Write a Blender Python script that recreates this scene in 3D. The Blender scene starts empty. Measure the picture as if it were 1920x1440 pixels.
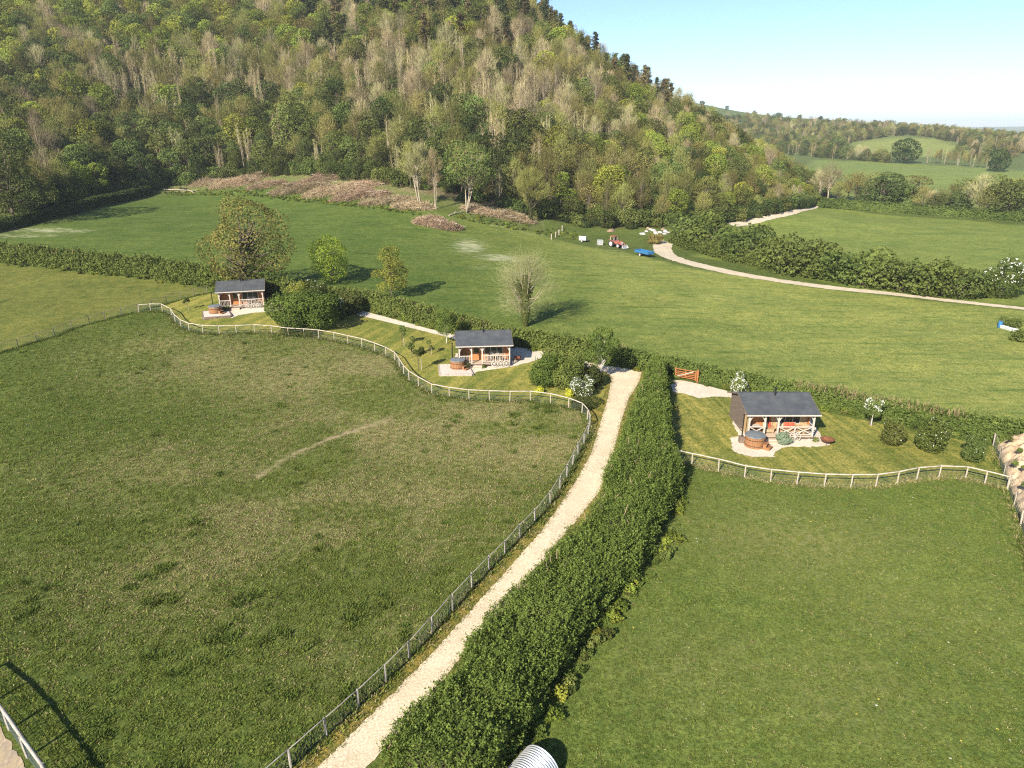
import bpy, math, random
import numpy as np
from mathutils import Vector, Matrix

S = bpy.context.scene
R = math.radians
# ------------------------------------------------------------------ camera, sky, sun, exposure
CAM_H, PITCH, FPX = 27.0, R(19.9), 1331.0
cam = bpy.data.cameras.new('camera'); camo = bpy.data.objects.new('camera', cam)
S.collection.objects.link(camo); S.camera = camo
camo.location = (0, 0, CAM_H); camo.rotation_euler = (R(90) - PITCH, 0, 0)
cam.sensor_width = 36.0; cam.lens = 36.0 * FPX / 1920.0; cam.clip_start = 0.5; cam.clip_end = 30000.0

SUN_EL, SUN_AZ = R(32.0), R(58.0)          # shadows fall towards SUN_AZ (measured from +x)
W = bpy.data.worlds.new('World'); S.world = W; W.use_nodes = True
wn = W.node_tree.nodes; bg = wn['Background']
sky = wn.new('ShaderNodeTexSky'); sky.sky_type = 'NISHITA'; sky.sun_disc = False
sky.sun_elevation = SUN_EL; sky.sun_rotation = math.atan2(-math.cos(SUN_AZ), -math.sin(SUN_AZ))
sky.altitude = 100; sky.air_density = 0.75; sky.dust_density = 0.4; sky.ozone_density = 3.4
W.node_tree.links.new(sky.outputs[0], bg.inputs[0]); bg.inputs[1].default_value = 0.086

sl = bpy.data.lights.new('sun', 'SUN'); sl.energy = 4.5; sl.angle = R(0.53); sl.color = (1.0, 0.92, 0.76)
so = bpy.data.objects.new('sun', sl); S.collection.objects.link(so); so.location = (-40, -60, 90)
so.rotation_euler = Vector((math.cos(SUN_AZ) * math.cos(SUN_EL), math.sin(SUN_AZ) * math.cos(SUN_EL), -math.sin(SUN_EL))).to_track_quat('-Z', 'Y').to_euler()
S.view_settings.view_transform = 'Standard'; S.view_settings.look = 'None'
S.view_settings.exposure = 1.17; S.view_settings.gamma = 1.0; S.view_settings.use_curve_mapping = False
S.render.engine = 'CYCLES'; S.cycles.use_denoising = False; S.cycles.pixel_filter_type = 'BLACKMAN_HARRIS'; S.cycles.filter_width = 1.2
S.cycles.max_bounces = 5; S.cycles.diffuse_bounces = 2; S.cycles.glossy_bounces = 2
S.cycles.transmission_bounces = 3; S.cycles.transparent_max_bounces = 6; S.cycles.volume_bounces = 0
S.cycles.caustics_reflective = False; S.cycles.caustics_refractive = False

# ------------------------------------------------------------------ terrain height
def cp(px, py, Z):                         # photo pixel at depth Z -> world point (survey points of the hill)
    a = (px - 960) / FPX; b = (py - 720) / FPX
    return (a * Z, Z * (math.cos(PITCH) - b * math.sin(PITCH)), CAM_H - Z * (math.sin(PITCH) + b * math.cos(PITCH)))
CTRL = [(-60, 20, 0), (0, 10, 0), (60, 20, 0), (-60, 45, 0), (-20, 45, 0), (20, 45, 0), (60, 45, 0), (-45, 70, .6), (-15, 65, .1), (24, 60, 0), (60, 70, 0),
        (-37, 101, 2.6), (-3, 82, .6), (-75, 95, 1.6), (-62, 112, 2.6), (-20, 110, 2.2), (8, 100, .9), (40, 90, 0), (80, 110, 0), (110, 80, 0), (110, 30, 0),
        (-110, 60, .8), (-120, 110, 2.5), (-120, 20, 0), (0, -40, 0), (-150, -60, 0), (150, -60, 0), (200, 0, 0), (-250, 0, 0), (-250, 100, 3),
        (-300, 200, 14), (-300, 330, 75), (-180, 250, 28), (300, 100, 0), (300, 260, 0), (170, 180, 0), (90, 160, 0), (40, 140, 1), (110, 220, 0), (200, 300, 0),
        (-80, 150, 4.6), (-20, 145, 4.2), (60, 120, 0)]
for a in [(330, 352, 232), (150, 385, 190), (0, 405, 173), (600, 370, 199), (600, 320, 221), (800, 392, 175), (780, 345, 197), (1000, 432, 176), (1165, 460, 169), (0, 250, 242), (0, 100, 300), (0, 0, 345), (300, 250, 264), (300, 100, 320), (300, 0, 362),
          (600, 230, 256), (600, 150, 290), (600, 0, 370), (600, -60, 420), (900, 310, 206), (900, 200, 245), (900, 100, 285), (900, 30, 322), (980, 45, 335), (800, 0, 352), (700, -30, 385), (1100, 130, 320), (1200, 190, 305),
          (1300, 240, 292), (1400, 310, 278), (1480, 360, 266), (1520, 388, 251), (1100, 425, 186), (1260, 430, 188), (1400, 418, 205), (1200, 330, 225), (1300, 330, 236), (1100, 300, 230), (1150, 220, 270),
          (1700, 350, 365), (1550, 345, 350), (1700, 302, 545), (1900, 330, 430), (1560, 292, 610), (1700, 254, 800), (1600, 275, 700), (1820, 272, 700), (1450, 275, 700), (1400, 212, 1200), (1300, 192, 1200), (1200, 180, 1250),
          (1600, 228, 1200), (1750, 246, 1150), (1900, 258, 1000), (1500, 222, 1250), (1700, 242, 1250), (1880, 250, 1250)]:
    CTRL.append(cp(*a))
CTRL += [(0, 395, 72), (42, 385, 40), (75, 370, 24), (105, 345, 8), (150, 330, 2), (0, 480, 30), (-100, 470, 118), (-300, 470, 120), (-250, 620, 90), (-80, 620, 60), (60, 520, 10), (150, 450, 3),
         (250, 450, 1), (400, 400, 0), (600, 600, 3), (700, 900, 8), (-500, 300, 60), (-500, 0, 0), (-600, 700, 80), (0, 900, 25), (0, 1500, 60), (500, 1700, 30), (1100, 1600, 0), (1100, 1000, 4), (900, 300, 0), (900, -300, 0), (-800, -300, 0), (0, -300, 0), (-900, 1500, 60), (300, 2200, 0), (1300, 2200, 0), (-900, 2200, 10)]
_c = np.array(CTRL, float); _K = 100.0
def _phi(r2):
    return np.where(r2 > 0, 0.5 * r2 * np.log(np.maximum(r2, 1e-12)), 0)
def _solve():
    X = _c[:, :2] / _K; n = len(X)
    A = _phi(((X[:, None] - X[None]) ** 2).sum(-1)) + np.eye(n) * 0.004
    P = np.c_[np.ones(n), X]
    M = np.block([[A, P], [P.T, np.zeros((3, 3))]])
    return np.linalg.solve(M, np.r_[_c[:, 2], 0, 0, 0])
_w = _solve()
def height(x, y):
    x = np.asarray(x, float); y = np.asarray(y, float); sh = x.shape
    q = np.c_[x.ravel(), y.ravel()] / _K; X = _c[:, :2] / _K
    out = np.empty(len(q))
    for i in range(0, len(q), 20000):
        b = q[i:i + 20000]
        out[i:i + 20000] = _phi(((b[:, None] - X[None]) ** 2).sum(-1)) @ _w[:-3] + _w[-3] + b @ _w[-2:]
    far = np.clip((np.hypot(q[:, 0], q[:, 1] - 6) * _K - 1500) / 700, 0, 1)
    out *= 1 - far * far * (3 - 2 * far)
    # the plain stays flat near the camera and gently wavy elsewhere
    xx, yy = q[:, 0] * _K, q[:, 1] * _K
    out += 0.05 * np.sin(xx * .21 + 1) * np.sin(yy * .17) + 0.03 * np.sin(xx * .53 + yy * .31)
    # far low hills beyond the plain
    for hx, hy, sx, sy, hh in ((5200, 7000, 1500, 700, 34), (7600, 7600, 1400, 800, 30), (3600, 8200, 1800, 700, 24), (5000, 5600, 900, 300, 14)):
        out += hh * np.exp(-((xx - hx) / sx) ** 2 - ((yy - hy) / sy) ** 2)
    return out.reshape(sh)
def hz(x, y): return float(height(np.array([x]), np.array([y]))[0])
def G(px, py, up=0.0):                     # where the sight line through a photo pixel meets the ground (plus up)
    a = (px - 960) / FPX; b = (py - 720) / FPX
    d = np.array([a, math.cos(PITCH) - b * math.sin(PITCH), -(math.sin(PITCH) + b * math.cos(PITCH))])
    t = np.concatenate([np.arange(10, 420, .5), np.arange(420, 3000, 4.)])
    p = d[None] * t[:, None]; g = CAM_H + p[:, 2] - height(p[:, 0], p[:, 1]) - up
    k = np.argmax(g < 0)
    if g[k] >= 0: return G(px, py + 1, up)
    f = g[k - 1] / (g[k - 1] - g[k]); tt = t[k - 1] + (t[k] - t[k - 1]) * f
    q = d * tt
    return Vector((q[0], q[1], CAM_H + q[2]))
def GL(pts): return [G(*p) for p in pts]
def to_px(x, y, z):
    dy, dz = y, z - CAM_H
    Z = dy * math.cos(PITCH) - dz * math.sin(PITCH); v = dy * math.sin(PITCH) + dz * math.cos(PITCH)
    return 960 + FPX * x / Z, 720 - FPX * v / Z, Z

# ------------------------------------------------------------------ small helpers
C = S.collection
def tag(o, label=None, cat=None, group=None, kind=None):
    if label: o['label'] = label
    if cat: o['category'] = cat
    if group: o['group'] = group
    if kind: o['kind'] = kind
    return o
def link(o, parent=None):
    C.objects.link(o); o.parent = parent; return o
def empty(name, loc, rz=0.0, label=None, cat=None, group=None):
    o = bpy.data.objects.new(name, None); o.empty_display_size = .3; link(o)
    o.location = loc; o.rotation_euler = (0, 0, rz)
    return tag(o, label, cat, group)
def mobj(name, me, parent=None, loc=(0, 0, 0), rot=(0, 0, 0), scale=(1, 1, 1)):
    o = bpy.data.objects.new(name, me); link(o, parent)
    o.location = loc; o.rotation_euler = rot; o.scale = scale
    return o
class MB:
    def __init__(s): s.v = []; s.f = []
    def add(s, vs, fs):
        n = len(s.v); s.v += [tuple(v) for v in vs]; s.f += [tuple(i + n for i in f) for f in fs]; return s
    def box(s, x0, x1, y0, y1, z0, z1):
        return s.add([(x0, y0, z0), (x1, y0, z0), (x1, y1, z0), (x0, y1, z0), (x0, y0, z1), (x1, y0, z1), (x1, y1, z1), (x0, y1, z1)],
                     [(0, 3, 2, 1), (4, 5, 6, 7), (0, 1, 5, 4), (1, 2, 6, 5), (2, 3, 7, 6), (3, 0, 4, 7)])
    def beam(s, p0, p1, w, h=None, up=(0, 0, 1)):
        h = h or w; p0 = Vector(p0); p1 = Vector(p1); d = (p1 - p0).normalized(); u = Vector(up)
        if abs(d.dot(u)) > .98: u = Vector((0, 1, 0))
        a = d.cross(u).normalized(); b = a.cross(d).normalized(); a *= w / 2; b *= h / 2
        vs = [p + i * a + j * b for p in (p0, p1) for i, j in ((-1, -1), (1, -1), (1, 1), (-1, 1))]
        return s.add(vs, [(0, 3, 2, 1), (4, 5, 6, 7), (0, 1, 5, 4), (1, 2, 6, 5), (2, 3, 7, 6), (3, 0, 4, 7)])
    def tube(s, pts, rad, n=6, cap=True):
        pts = [Vector(p) for p in pts]; rad = rad if hasattr(rad, '__len__') else [rad] * len(pts)
        vs = []
        for i, p in enumerate(pts):
            d = (pts[min(i + 1, len(pts) - 1)] - pts[max(i - 1, 0)]).normalized()
            u = Vector((0, 0, 1)) if abs(d.z) < .9 else Vector((1, 0, 0))
            a = d.cross(u).normalized(); b = a.cross(d)
            vs += [p + (a * math.cos(t) + b * math.sin(t)) * rad[i] for t in [2 * math.pi * k / n for k in range(n)]]
        fs = [(i * n + k, i * n + (k + 1) % n, (i + 1) * n + (k + 1) % n, (i + 1) * n + k) for i in range(len(pts) - 1) for k in range(n)]
        if cap: fs += [tuple(range(n - 1, -1, -1)), tuple((len(pts) - 1) * n + k for k in range(n))]
        return s.add(vs, fs)
    def lathe(s, prof, n=24, c=(0, 0, 0)):
        vs = [(c[0] + r * math.cos(2 * math.pi * k / n), c[1] + r * math.sin(2 * math.pi * k / n), c[2] + z) for r, z in prof for k in range(n)]
        fs = [(i * n + k, i * n + (k + 1) % n, (i + 1) * n + (k + 1) % n, (i + 1) * n + k) for i in range(len(prof) - 1) for k in range(n)]
        fs += [tuple(range(n - 1, -1, -1)), tuple((len(prof) - 1) * n + k for k in range(n))]
        return s.add(vs, fs)
    def mesh(s, name, mat, smooth=False):
        me = bpy.data.meshes.new(name); me.from_pydata(s.v, [], s.f); me.validate()
        me.materials.append(mat)
        if smooth: me.polygons.foreach_set('use_smooth', [True] * len(me.polygons))
        me.update(); return me
    def build(s, name, mat, parent=None, smooth=False, loc=(0, 0, 0), rot=(0, 0, 0)):
        return mobj(name, s.mesh(name, mat, smooth), parent, loc, rot)
def np_mesh(name, V, F, mat, attrs=None, smooth=False):   # V (n,3), F (m,k) arrays -> mesh
    me = bpy.data.meshes.new(name); V = np.asarray(V, np.float32); F = np.asarray(F, np.int32); k = F.shape[1]
    me.vertices.add(len(V)); me.vertices.foreach_set('co', V.ravel())
    me.loops.add(F.size); me.loops.foreach_set('vertex_index', F.ravel())
    me.polygons.add(len(F)); me.polygons.foreach_set('loop_start', np.arange(0, F.size, k, dtype=np.int32))
    if smooth: me.polygons.foreach_set('use_smooth', np.ones(len(F), bool))
    for nm, dom, arr in attrs or ():
        arr = np.asarray(arr, np.float32)
        if arr.ndim == 1:
            me.attributes.new(nm, 'FLOAT', dom).data.foreach_set('value', arr)
        else:
            me.attributes.new(nm, 'FLOAT_VECTOR', dom).data.foreach_set('vector', arr.ravel())
    for m in (mat if isinstance(mat, (list, tuple)) else [mat]): me.materials.append(m)
    me.update(calc_edges=True); me.validate(); return me

# ------------------------------------------------------------------ materials
class NT:
    def __init__(s, name):
        s.m = bpy.data.materials.new(name); s.m.use_nodes = True; s.t = s.m.node_tree; s.n = s.t.nodes; s.l = s.t.links
        s.b = s.n['Principled BSDF']; s.out = s.n['Material Output']
        s.b.inputs['Specular IOR Level'].default_value = .25; s.b.inputs['Roughness'].default_value = .85
    def new(s, t, **k):
        nd = s.n.new(t)
        for a, v in k.items(): setattr(nd, a, v)
        return nd
    def put(s, sock, v):
        if hasattr(v, 'is_output') or isinstance(v, bpy.types.NodeSocket): s.l.new(v, sock)
        else: sock.default_value = v
    def pos(s): return s.new('ShaderNodeNewGeometry').outputs['Position']
    def obj(s): return s.new('ShaderNodeTexCoord').outputs['Object']
    def noise(s, vec, scale, detail=3, rough=.55, stretch=None):
        if stretch:
            mp = s.new('ShaderNodeMapping'); s.l.new(vec, mp.inputs[0]); mp.inputs['Scale'].default_value = stretch; vec = mp.outputs[0]
        nd = s.new('ShaderNodeTexNoise'); s.l.new(vec, nd.inputs['Vector']); nd.inputs['Scale'].default_value = scale
        nd.inputs['Detail'].default_value = detail; nd.inputs['Roughness'].default_value = rough
        return nd.outputs[0]
    def ramp(s, f, a, b, lo=0.0, hi=1.0):
        nd = s.new('ShaderNodeMapRange'); nd.interpolation_type = 'SMOOTHSTEP'; s.put(nd.inputs[0], f)
        for i, v in ((1, a), (2, b), (3, lo), (4, hi)): nd.inputs[i].default_value = v
        return nd.outputs[0]
    def math(s, op, a, b=0.0):
        nd = s.new('ShaderNodeMath', operation=op); s.put(nd.inputs[0], a); s.put(nd.inputs[1], b); return nd.outputs[0]
    def mix(s, f, a, b, blend='MIX'):
        nd = s.new('ShaderNodeMix', data_type='RGBA', blend_type=blend); s.put(nd.inputs[0], f)
        for i, v in ((6, a), (7, b)): s.put(nd.inputs[i], (*v, 1) if isinstance(v, tuple) and len(v) == 3 else v)
        return nd.outputs[2]
    def attr(s, name, out='Fac'): return s.new('ShaderNodeAttribute', attribute_name=name).outputs[out]
    def bump(s, h, strength=.4, dist=.05):
        nd = s.new('ShaderNodeBump'); s.l.new(h, nd.inputs['Height']); nd.inputs['Strength'].default_value = strength; nd.inputs['Distance'].default_value = dist
        s.l.new(nd.outputs[0], s.b.inputs['Normal'])
    def col(s, c): s.put(s.b.inputs['Base Color'], (*c, 1) if isinstance(c, tuple) and len(c) == 3 else c); return s
def simple(name, a, b=None, scale=4.0, rough=.8, stretch=None, bump=0.0, metallic=0.0, spec=.25, world=False):
    t = NT(name); b = b or tuple(x * .7 for x in a)
    v = t.pos() if world else t.obj()
    n = t.noise(v, scale, 4, .6, stretch)
    t.col(t.mix(t.ramp(n, .3, .7), b, a)); t.b.inputs['Roughness'].default_value = rough
    t.b.inputs['Metallic'].default_value = metallic; t.b.inputs['Specular IOR Level'].default_value = spec
    if bump: t.bump(n, bump, .02)
    return t.m
def leafmat(name, dark, light, trans=.3, rand=.35):
    t = NT(name); tint = t.attr('tint'); oi = t.new('ShaderNodeObjectInfo').outputs['Random']
    c = t.mix(tint, dark, light)
    hs = t.new('ShaderNodeHueSaturation'); t.l.new(c, hs.inputs['Color'])
    t.put(hs.inputs['Value'], t.ramp(oi, 0, 1, 1 - rand, 1 + rand)); 
    oi2 = t.math('FRACT', t.math('MULTIPLY', oi, 7.31)); t.put(hs.inputs['Hue'], t.ramp(oi2, 0, 1, .5 - rand * .06, .5 + rand * .06))
    c = hs.outputs[0]
    df = t.new('ShaderNodeBsdfDiffuse'); tr = t.new('ShaderNodeBsdfTranslucent'); mx = t.new('ShaderNodeMixShader'); mx.inputs[0].default_value = trans
    t.l.new(c, df.inputs[0]); t.l.new(c, tr.inputs[0]); t.l.new(df.outputs[0], mx.inputs[1]); t.l.new(tr.outputs[0], mx.inputs[2]); t.l.new(mx.outputs[0], t.out.inputs[0])
    return t.m
M = {}
M['lime'] = leafmat('leaf_lime', (.14, .168, .028), (.31, .345, .062))
M['green'] = leafmat('leaf_green', (.078, .102, .028), (.175, .205, .058))
M['dark'] = leafmat('leaf_dark', (.042, .058, .019), (.108, .132, .042))
M['olive'] = leafmat('leaf_olive', (.115, .115, .034), (.28, .245, .075))
M['twig'] = leafmat('twig_tan', (.19, .16, .082), (.44, .38, .215), .12)
M['twiggrey'] = leafmat('twig_grey', (.21, .18, .085), (.47, .41, .215), .12)
M['twiggreen'] = leafmat('twig_budding', (.15, .15, .045), (.33, .31, .105), .2)
M['limeb'] = leafmat('leaf_lime_bright', (.14, .20, .026), (.36, .43, .06), .3, .0)
M['oakdark'] = leafmat('leaf_oak_dark', (.028, .05, .014), (.075, .115, .03), .25, .05)
M['twigash'] = leafmat('twig_ash', (.17, .155, .075), (.37, .34, .18), .2)
M['gold'] = leafmat('leaf_gold', (.15, .165, .032), (.34, .34, .07), .3, .05)
M['conifer'] = leafmat('needle', (.06, .075, .028), (.14, .155, .06), .15)
M['conbrown'] = leafmat('needle_brown', (.12, .095, .045), (.24, .185, .09), .15)
M['hedge'] = leafmat('leaf_hedge', (.045, .078, .017), (.20, .255, .058), .3, .0)
M['hedgefar'] = leafmat('leaf_hedge_field', (.065, .095, .024), (.18, .215, .055), .3, .15)
M['drytop'] = leafmat('dry_stems', (.24, .16, .095), (.42, .31, .19), .2, .1)
M['brush'] = leafmat('brush_twig', (.19, .13, .08), (.50, .375, .25), .1, .2)
M['blossom'] = leafmat('blossom_white', (.68, .68, .60), (.85, .85, .80), .3, .0)
M['yellow'] = leafmat('leaf_yellow', (.38, .40, .04), (.62, .62, .08), .3, .0)
M['silver'] = leafmat('leaf_silver', (.12, .17, .11), (.27, .33, .23), .25, .1)
M['bark'] = simple('bark', (.16, .125, .09), (.075, .06, .045), 3, .9, (1, 1, .25), .5)
M['barkpale'] = simple('bark_pale', (.48, .40, .30), (.28, .225, .165), 3, .9, (1, 1, .25), .4)
M['birch'] = simple('bark_birch', (.66, .63, .58), (.30, .28, .25), 5, .8, (1, 1, 2.5), .2)
M['core'] = simple('hedge_stems', (.07, .055, .035), (.04, .034, .022), 2, .95)  # dark brown for the filler core inside hedges
# ------------------------------------------------------------------ ground sheet
rng = np.random.default_rng(7)
def axis(segs):
    out = []
    for a, b, st in segs: out += list(np.arange(a, b, st))
    return out
def grow(a, b, st, k):
    out = []
    while a < b: out.append(a); st *= k; a += st
    return out
def pin(poly, X, Y):                       # signed distance to a polygon, positive inside
    x = X.ravel(); y = Y.ravel(); ins = np.zeros(len(x), bool); d2 = np.full(len(x), 1e18)
    n = len(poly)
    for i in range(n):
        x0, y0 = poly[i][0], poly[i][1]; x1, y1 = poly[(i + 1) % n][0], poly[(i + 1) % n][1]
        c = (y0 > y) != (y1 > y)
        with np.errstate(divide='ignore', invalid='ignore'): ins ^= c & (x < (x1 - x0) * (y - y0) / ((y1 - y0) if y1 != y0 else 1e-9) + x0)
        dx, dy = x1 - x0, y1 - y0; t = np.clip(((x - x0) * dx + (y - y0) * dy) / (dx * dx + dy * dy + 1e-9), 0, 1)
        d2 = np.minimum(d2, (x - x0 - t * dx) ** 2 + (y - y0 - t * dy) ** 2)
    return (np.where(ins, 1, -1) * np.sqrt(d2)).reshape(X.shape)
def soft(d, w): return np.clip(.5 + d / w, 0, 1)
FEN_L = [(-40, 674), (35, 652), (69, 641), (103, 631), (136, 617), (168, 608), (197, 600), (228, 592), (259, 585), (286, 577), (313, 569.5), (339, 562), (364, 555.5), (388, 550)]
FEN_1 = [(261, 586), (283, 584), (305, 584), (322, 593), (329, 604), (340, 614), (355, 621), (381, 625.5), (412, 626.5), (444, 625.8), (478, 624.4), (510, 625.8), (541, 630), (571, 631.5), (598, 634.5), (627, 639), (653, 645),
         (679, 651), (703, 659), (724, 667.5), (741, 677), (749, 689), (757, 702), (767.5, 714), (785, 725), (810, 738), (843, 744), (880, 749.5), (918, 751), (956, 752.5), (995, 752), (1032, 757), (1066, 765), (1091, 775), (1101, 787), (1106, 800),
         (1103, 815), (1095, 832), (1084, 851), (1074, 872), (1063, 894), (1050, 917), (1032, 945), (1003, 979), (975, 1009), (947, 1039), (917, 1070), (885, 1103), (849, 1144), (810, 1189), (768, 1234), (723, 1279), (672, 1326), (613, 1380), (546, 1440), (470, 1505)]
FEN_R = [(1268, 866), (1297, 872), (1347, 884), (1396, 895), (1445, 903), (1494, 908), (1545, 912), (1595, 913.5), (1642, 912.5), (1682, 907), (1718, 900), (1760, 895), (1810, 897.5), (1846, 907), (1888, 917)]
FEN_B = [(1862, 836), (1873, 862), (1882, 890), (1889, 917), (1901, 948), (1913, 985), (1927, 1030), (1945, 1085)]
HEDGE_F = [(-60, 486), (0, 493), (100, 503), (200, 515), (300, 525), (390, 541), (450, 552), (520, 562), (600, 570), (660, 577), (740, 594), (800, 611), (860, 627), (960, 649), (1050, 664), (1130, 680), (1210, 693), (1290, 712), (1400, 735), (1540, 765), (1700, 800), (1860, 830), (2000, 858)]
WOODW = GL([(-250, 395), (-60, 400), (60, 395), (180, 372), (300, 345), (420, 334), (520, 326), (620, 330), (700, 340), (800, 364), (900, 384), (1000, 404), (1080, 420), (1180, 428), (1260, 425), (1330, 420), (1400, 410), (1460, 398), (1515, 384)])
WOOD = [(p.x, p.y) for p in WOODW] + [(125, 285), (112, 345), (70, 385), (20, 410), (-60, 470), (-300, 480), (-330, 200)]
Zn = {'strip': GL(HEDGE_F[:6]) + GL(FEN_L[::-1]), 'right': GL([(690, 1480), (1262, 870)] + FEN_R + [(1930, 1060), (2100, 1480)]),
      'meadow': GL([(-60, 470), (0, 445), (150, 405), (290, 357), (500, 350), (700, 372), (800, 395), (1000, 436), (1180, 475), (1300, 505), (1500, 535), (1920, 582), (2100, 610), (2100, 850), (1860, 815), (1400, 725), (1130, 672), (860, 610), (600, 555), (390, 530), (0, 485)]),
      'rfield': GL([(1300, 480), (1380, 425), (1440, 410), (1520, 390), (1560, 388), (1800, 412), (2100, 440), (2200, 620), (1920, 575), (1600, 540)]),
      'f1': GL([(1510, 350), (1520, 300), (1700, 306), (1920, 320), (2100, 330), (2100, 400), (1700, 380)]),
      'f2': GL([(1590, 291), (1600, 268), (1680, 257), (1740, 258), (1820, 276), (1780, 290), (1700, 296)])}
Zn = {k: [(p.x, p.y) for p in v] for k, v in Zn.items()}
def vnoise(X, Y, s, seed=0):               # cheap smooth value noise
    r = np.random.default_rng(seed).random((64, 64)); x = X / s; y = Y / s
    i = np.floor(x).astype(int); j = np.floor(y).astype(int); fx = x - i; fy = y - j; fx = fx * fx * (3 - 2 * fx); fy = fy * fy * (3 - 2 * fy)
    g = lambda a, b: r[a % 64, b % 64]
    return (g(i, j) * (1 - fx) + g(i + 1, j) * fx) * (1 - fy) + (g(i, j + 1) * (1 - fx) + g(i + 1, j + 1) * fx) * fy
def make_ground():
    xs = np.array(sorted([-v for v in grow(131, 11000, 1.6, 1.07)]) + axis([(-130, -80, 1.6), (-80, 80, .8), (80, 131, 1.6)]) + grow(131, 11000, 1.6, 1.07))
    ys = np.array(sorted([-v for v in grow(1, 400, 3, 1.3)]) + axis([(0, 14, 2), (14, 130, .8), (130, 262, 1.6)]) + grow(262, 13000, 1.6, 1.05))
    X, Y = np.meshgrid(xs, ys); Z = height(X, Y)
    nx, ny = len(xs), len(ys)
    col = np.zeros(X.shape + (3,)); col[:] = (.092, .122, .025)
    def put(mask, c):
        nonlocal col; col = col * (1 - mask[..., None]) + np.array(c) * mask[..., None]
    def blob(pts):                          # px blobs (px, py, r metres, amount)
        m = np.zeros(X.shape)
        for px, py, rx, ry, a in pts:
            p = G(px, py); m = np.maximum(m, a * np.exp(-((X - p.x) / rx) ** 2 - ((Y - p.y) / ry) ** 2))
        return m
    put(soft(Y - 400, 800) * .85, (.13, .165, .06))
    put(soft(pin(Zn['strip'], X, Y), 1), (.135, .150, .034))
    put(soft(pin(Zn['right'], X, Y), 1.5), (.115, .158, .033))
    md = soft(pin(Zn['meadow'], X, Y), 1.5)
    put(md, (.086, .130, .027)); put(md * soft(X + .25 * (Y - 100) - 14, 45), (.20, .235, .06))
    put(soft(pin(Zn['rfield'], X, Y), 2), (.17, .215, .048))
    put(soft(pin(Zn['f1'], X, Y), 4), (.185, .235, .06)); put(soft(pin(Zn['f2'], X, Y), 8), (.24, .27, .075))
    wd = soft(pin(WOOD, X, Y), 3); put(wd, (.085, .075, .038))
    nz = vnoise(X, Y, 9, 1) * .6 + vnoise(X, Y, 3.1, 2) * .4
    dry = blob([(640, 700, 12, 9, .75), (480, 680, 14, 8, .55), (760, 790, 12, 9, .7), (900, 800, 12, 9, .8), (1000, 820, 9, 9, .75), (560, 950, 12, 8, .5), (420, 1030, 10, 7, .4), (760, 960, 10, 8, .5), (640, 1000, 9, 6, .45), (300, 650, 10, 6, .45), (320, 900, 11, 7, .35), (720, 1180, 7, 5, .35),
                (1500, 1010, 9, 5, .32), (1350, 1000, 6, 5, .2), (1750, 1150, 7, 5, .22), (1300, 1250, 5, 4, .2), (1600, 1300, 6, 4, .2)]) * (nz * 1.25 + .15)
    wood_edge = np.exp(-((pin(WOOD, X, Y) - 3) / 9) ** 2) * (X < 8) * (X > -112)
    pale = blob([(880, 462, 5, 11, 1), (940, 485, 9, 6, .9), (900, 500, 7, 4, .6), (1340, 558, 12, 4, .5), (1060, 520, 8, 4, .2), (90, 432, 14, 5, .9), (40, 442, 12, 4, .8), (1010, 440, 5, 4, .5), (640, 372, 7, 2.0, .55), (540, 363, 10, 1.8, .6), (350, 358, 10, 2.2, .9), (440, 361, 9, 1.6, .7), (720, 385, 9, 1.8, .5), (960, 430, 10, 2.0, .7), (1160, 470, 7, 1.5, .6), (1100, 458, 6, 1.5, .5)])
    brown = np.clip(wood_edge * (.1 + nz) * .6, 0, .6)
    # a worn curved vehicle line in the paddock, and worn spots by the fence
    for line, w, a in (([(486, 893), (520, 868), (560, 848), (620, 822), (690, 800), (720, 790), (770, 770)], .38, .9), ([(470, 825), (520, 800), (560, 785)], .35, .4), ([(300, 842), (340, 828)], .5, .4)):
        q = GL(line); d2 = np.full(X.shape, 1e9)
        for p, r in zip(q[:-1], q[1:]):
            dx, dy = r.x - p.x, r.y - p.y; t = np.clip(((X - p.x) * dx + (Y - p.y) * dy) / (dx * dx + dy * dy), 0, 1)
            d2 = np.minimum(d2, (X - p.x - t * dx) ** 2 + (Y - p.y - t * dy) ** 2)
        brown = np.maximum(brown, a * np.exp(-d2 / (w * w)))
    F = (np.arange(ny - 1)[:, None] * nx + np.arange(nx - 1)[None]).reshape(-1, 1)
    F = np.hstack([F, F + 1, F + nx + 1, F + nx])
    lush = 1 - soft(pin(Zn['right'], X, Y), 2) * .7 - md * .6 - soft(pin(Zn['rfield'], X, Y), 2) * .6
    rows = md * .9 + soft(pin(Zn['rfield'], X, Y), 2) * .7 + soft(pin(Zn['strip'], X, Y), 1) * .4
    me = np_mesh('ground', np.c_[X.ravel(), Y.ravel(), Z.ravel()], F, ground_mat(), [('gcol', 'POINT', col.reshape(-1, 3)), ('dry', 'POINT', dry.ravel()), ('pale', 'POINT', pale.ravel()), ('brown', 'POINT', brown.ravel()), ('rough', 'POINT', np.clip(lush, 0, 1).ravel()), ('rows', 'POINT', rows.ravel())], True)
    tag(mobj('ground', me), 'rolling ground of grass paddocks, meadows and wooded hill', kind='structure')
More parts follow.
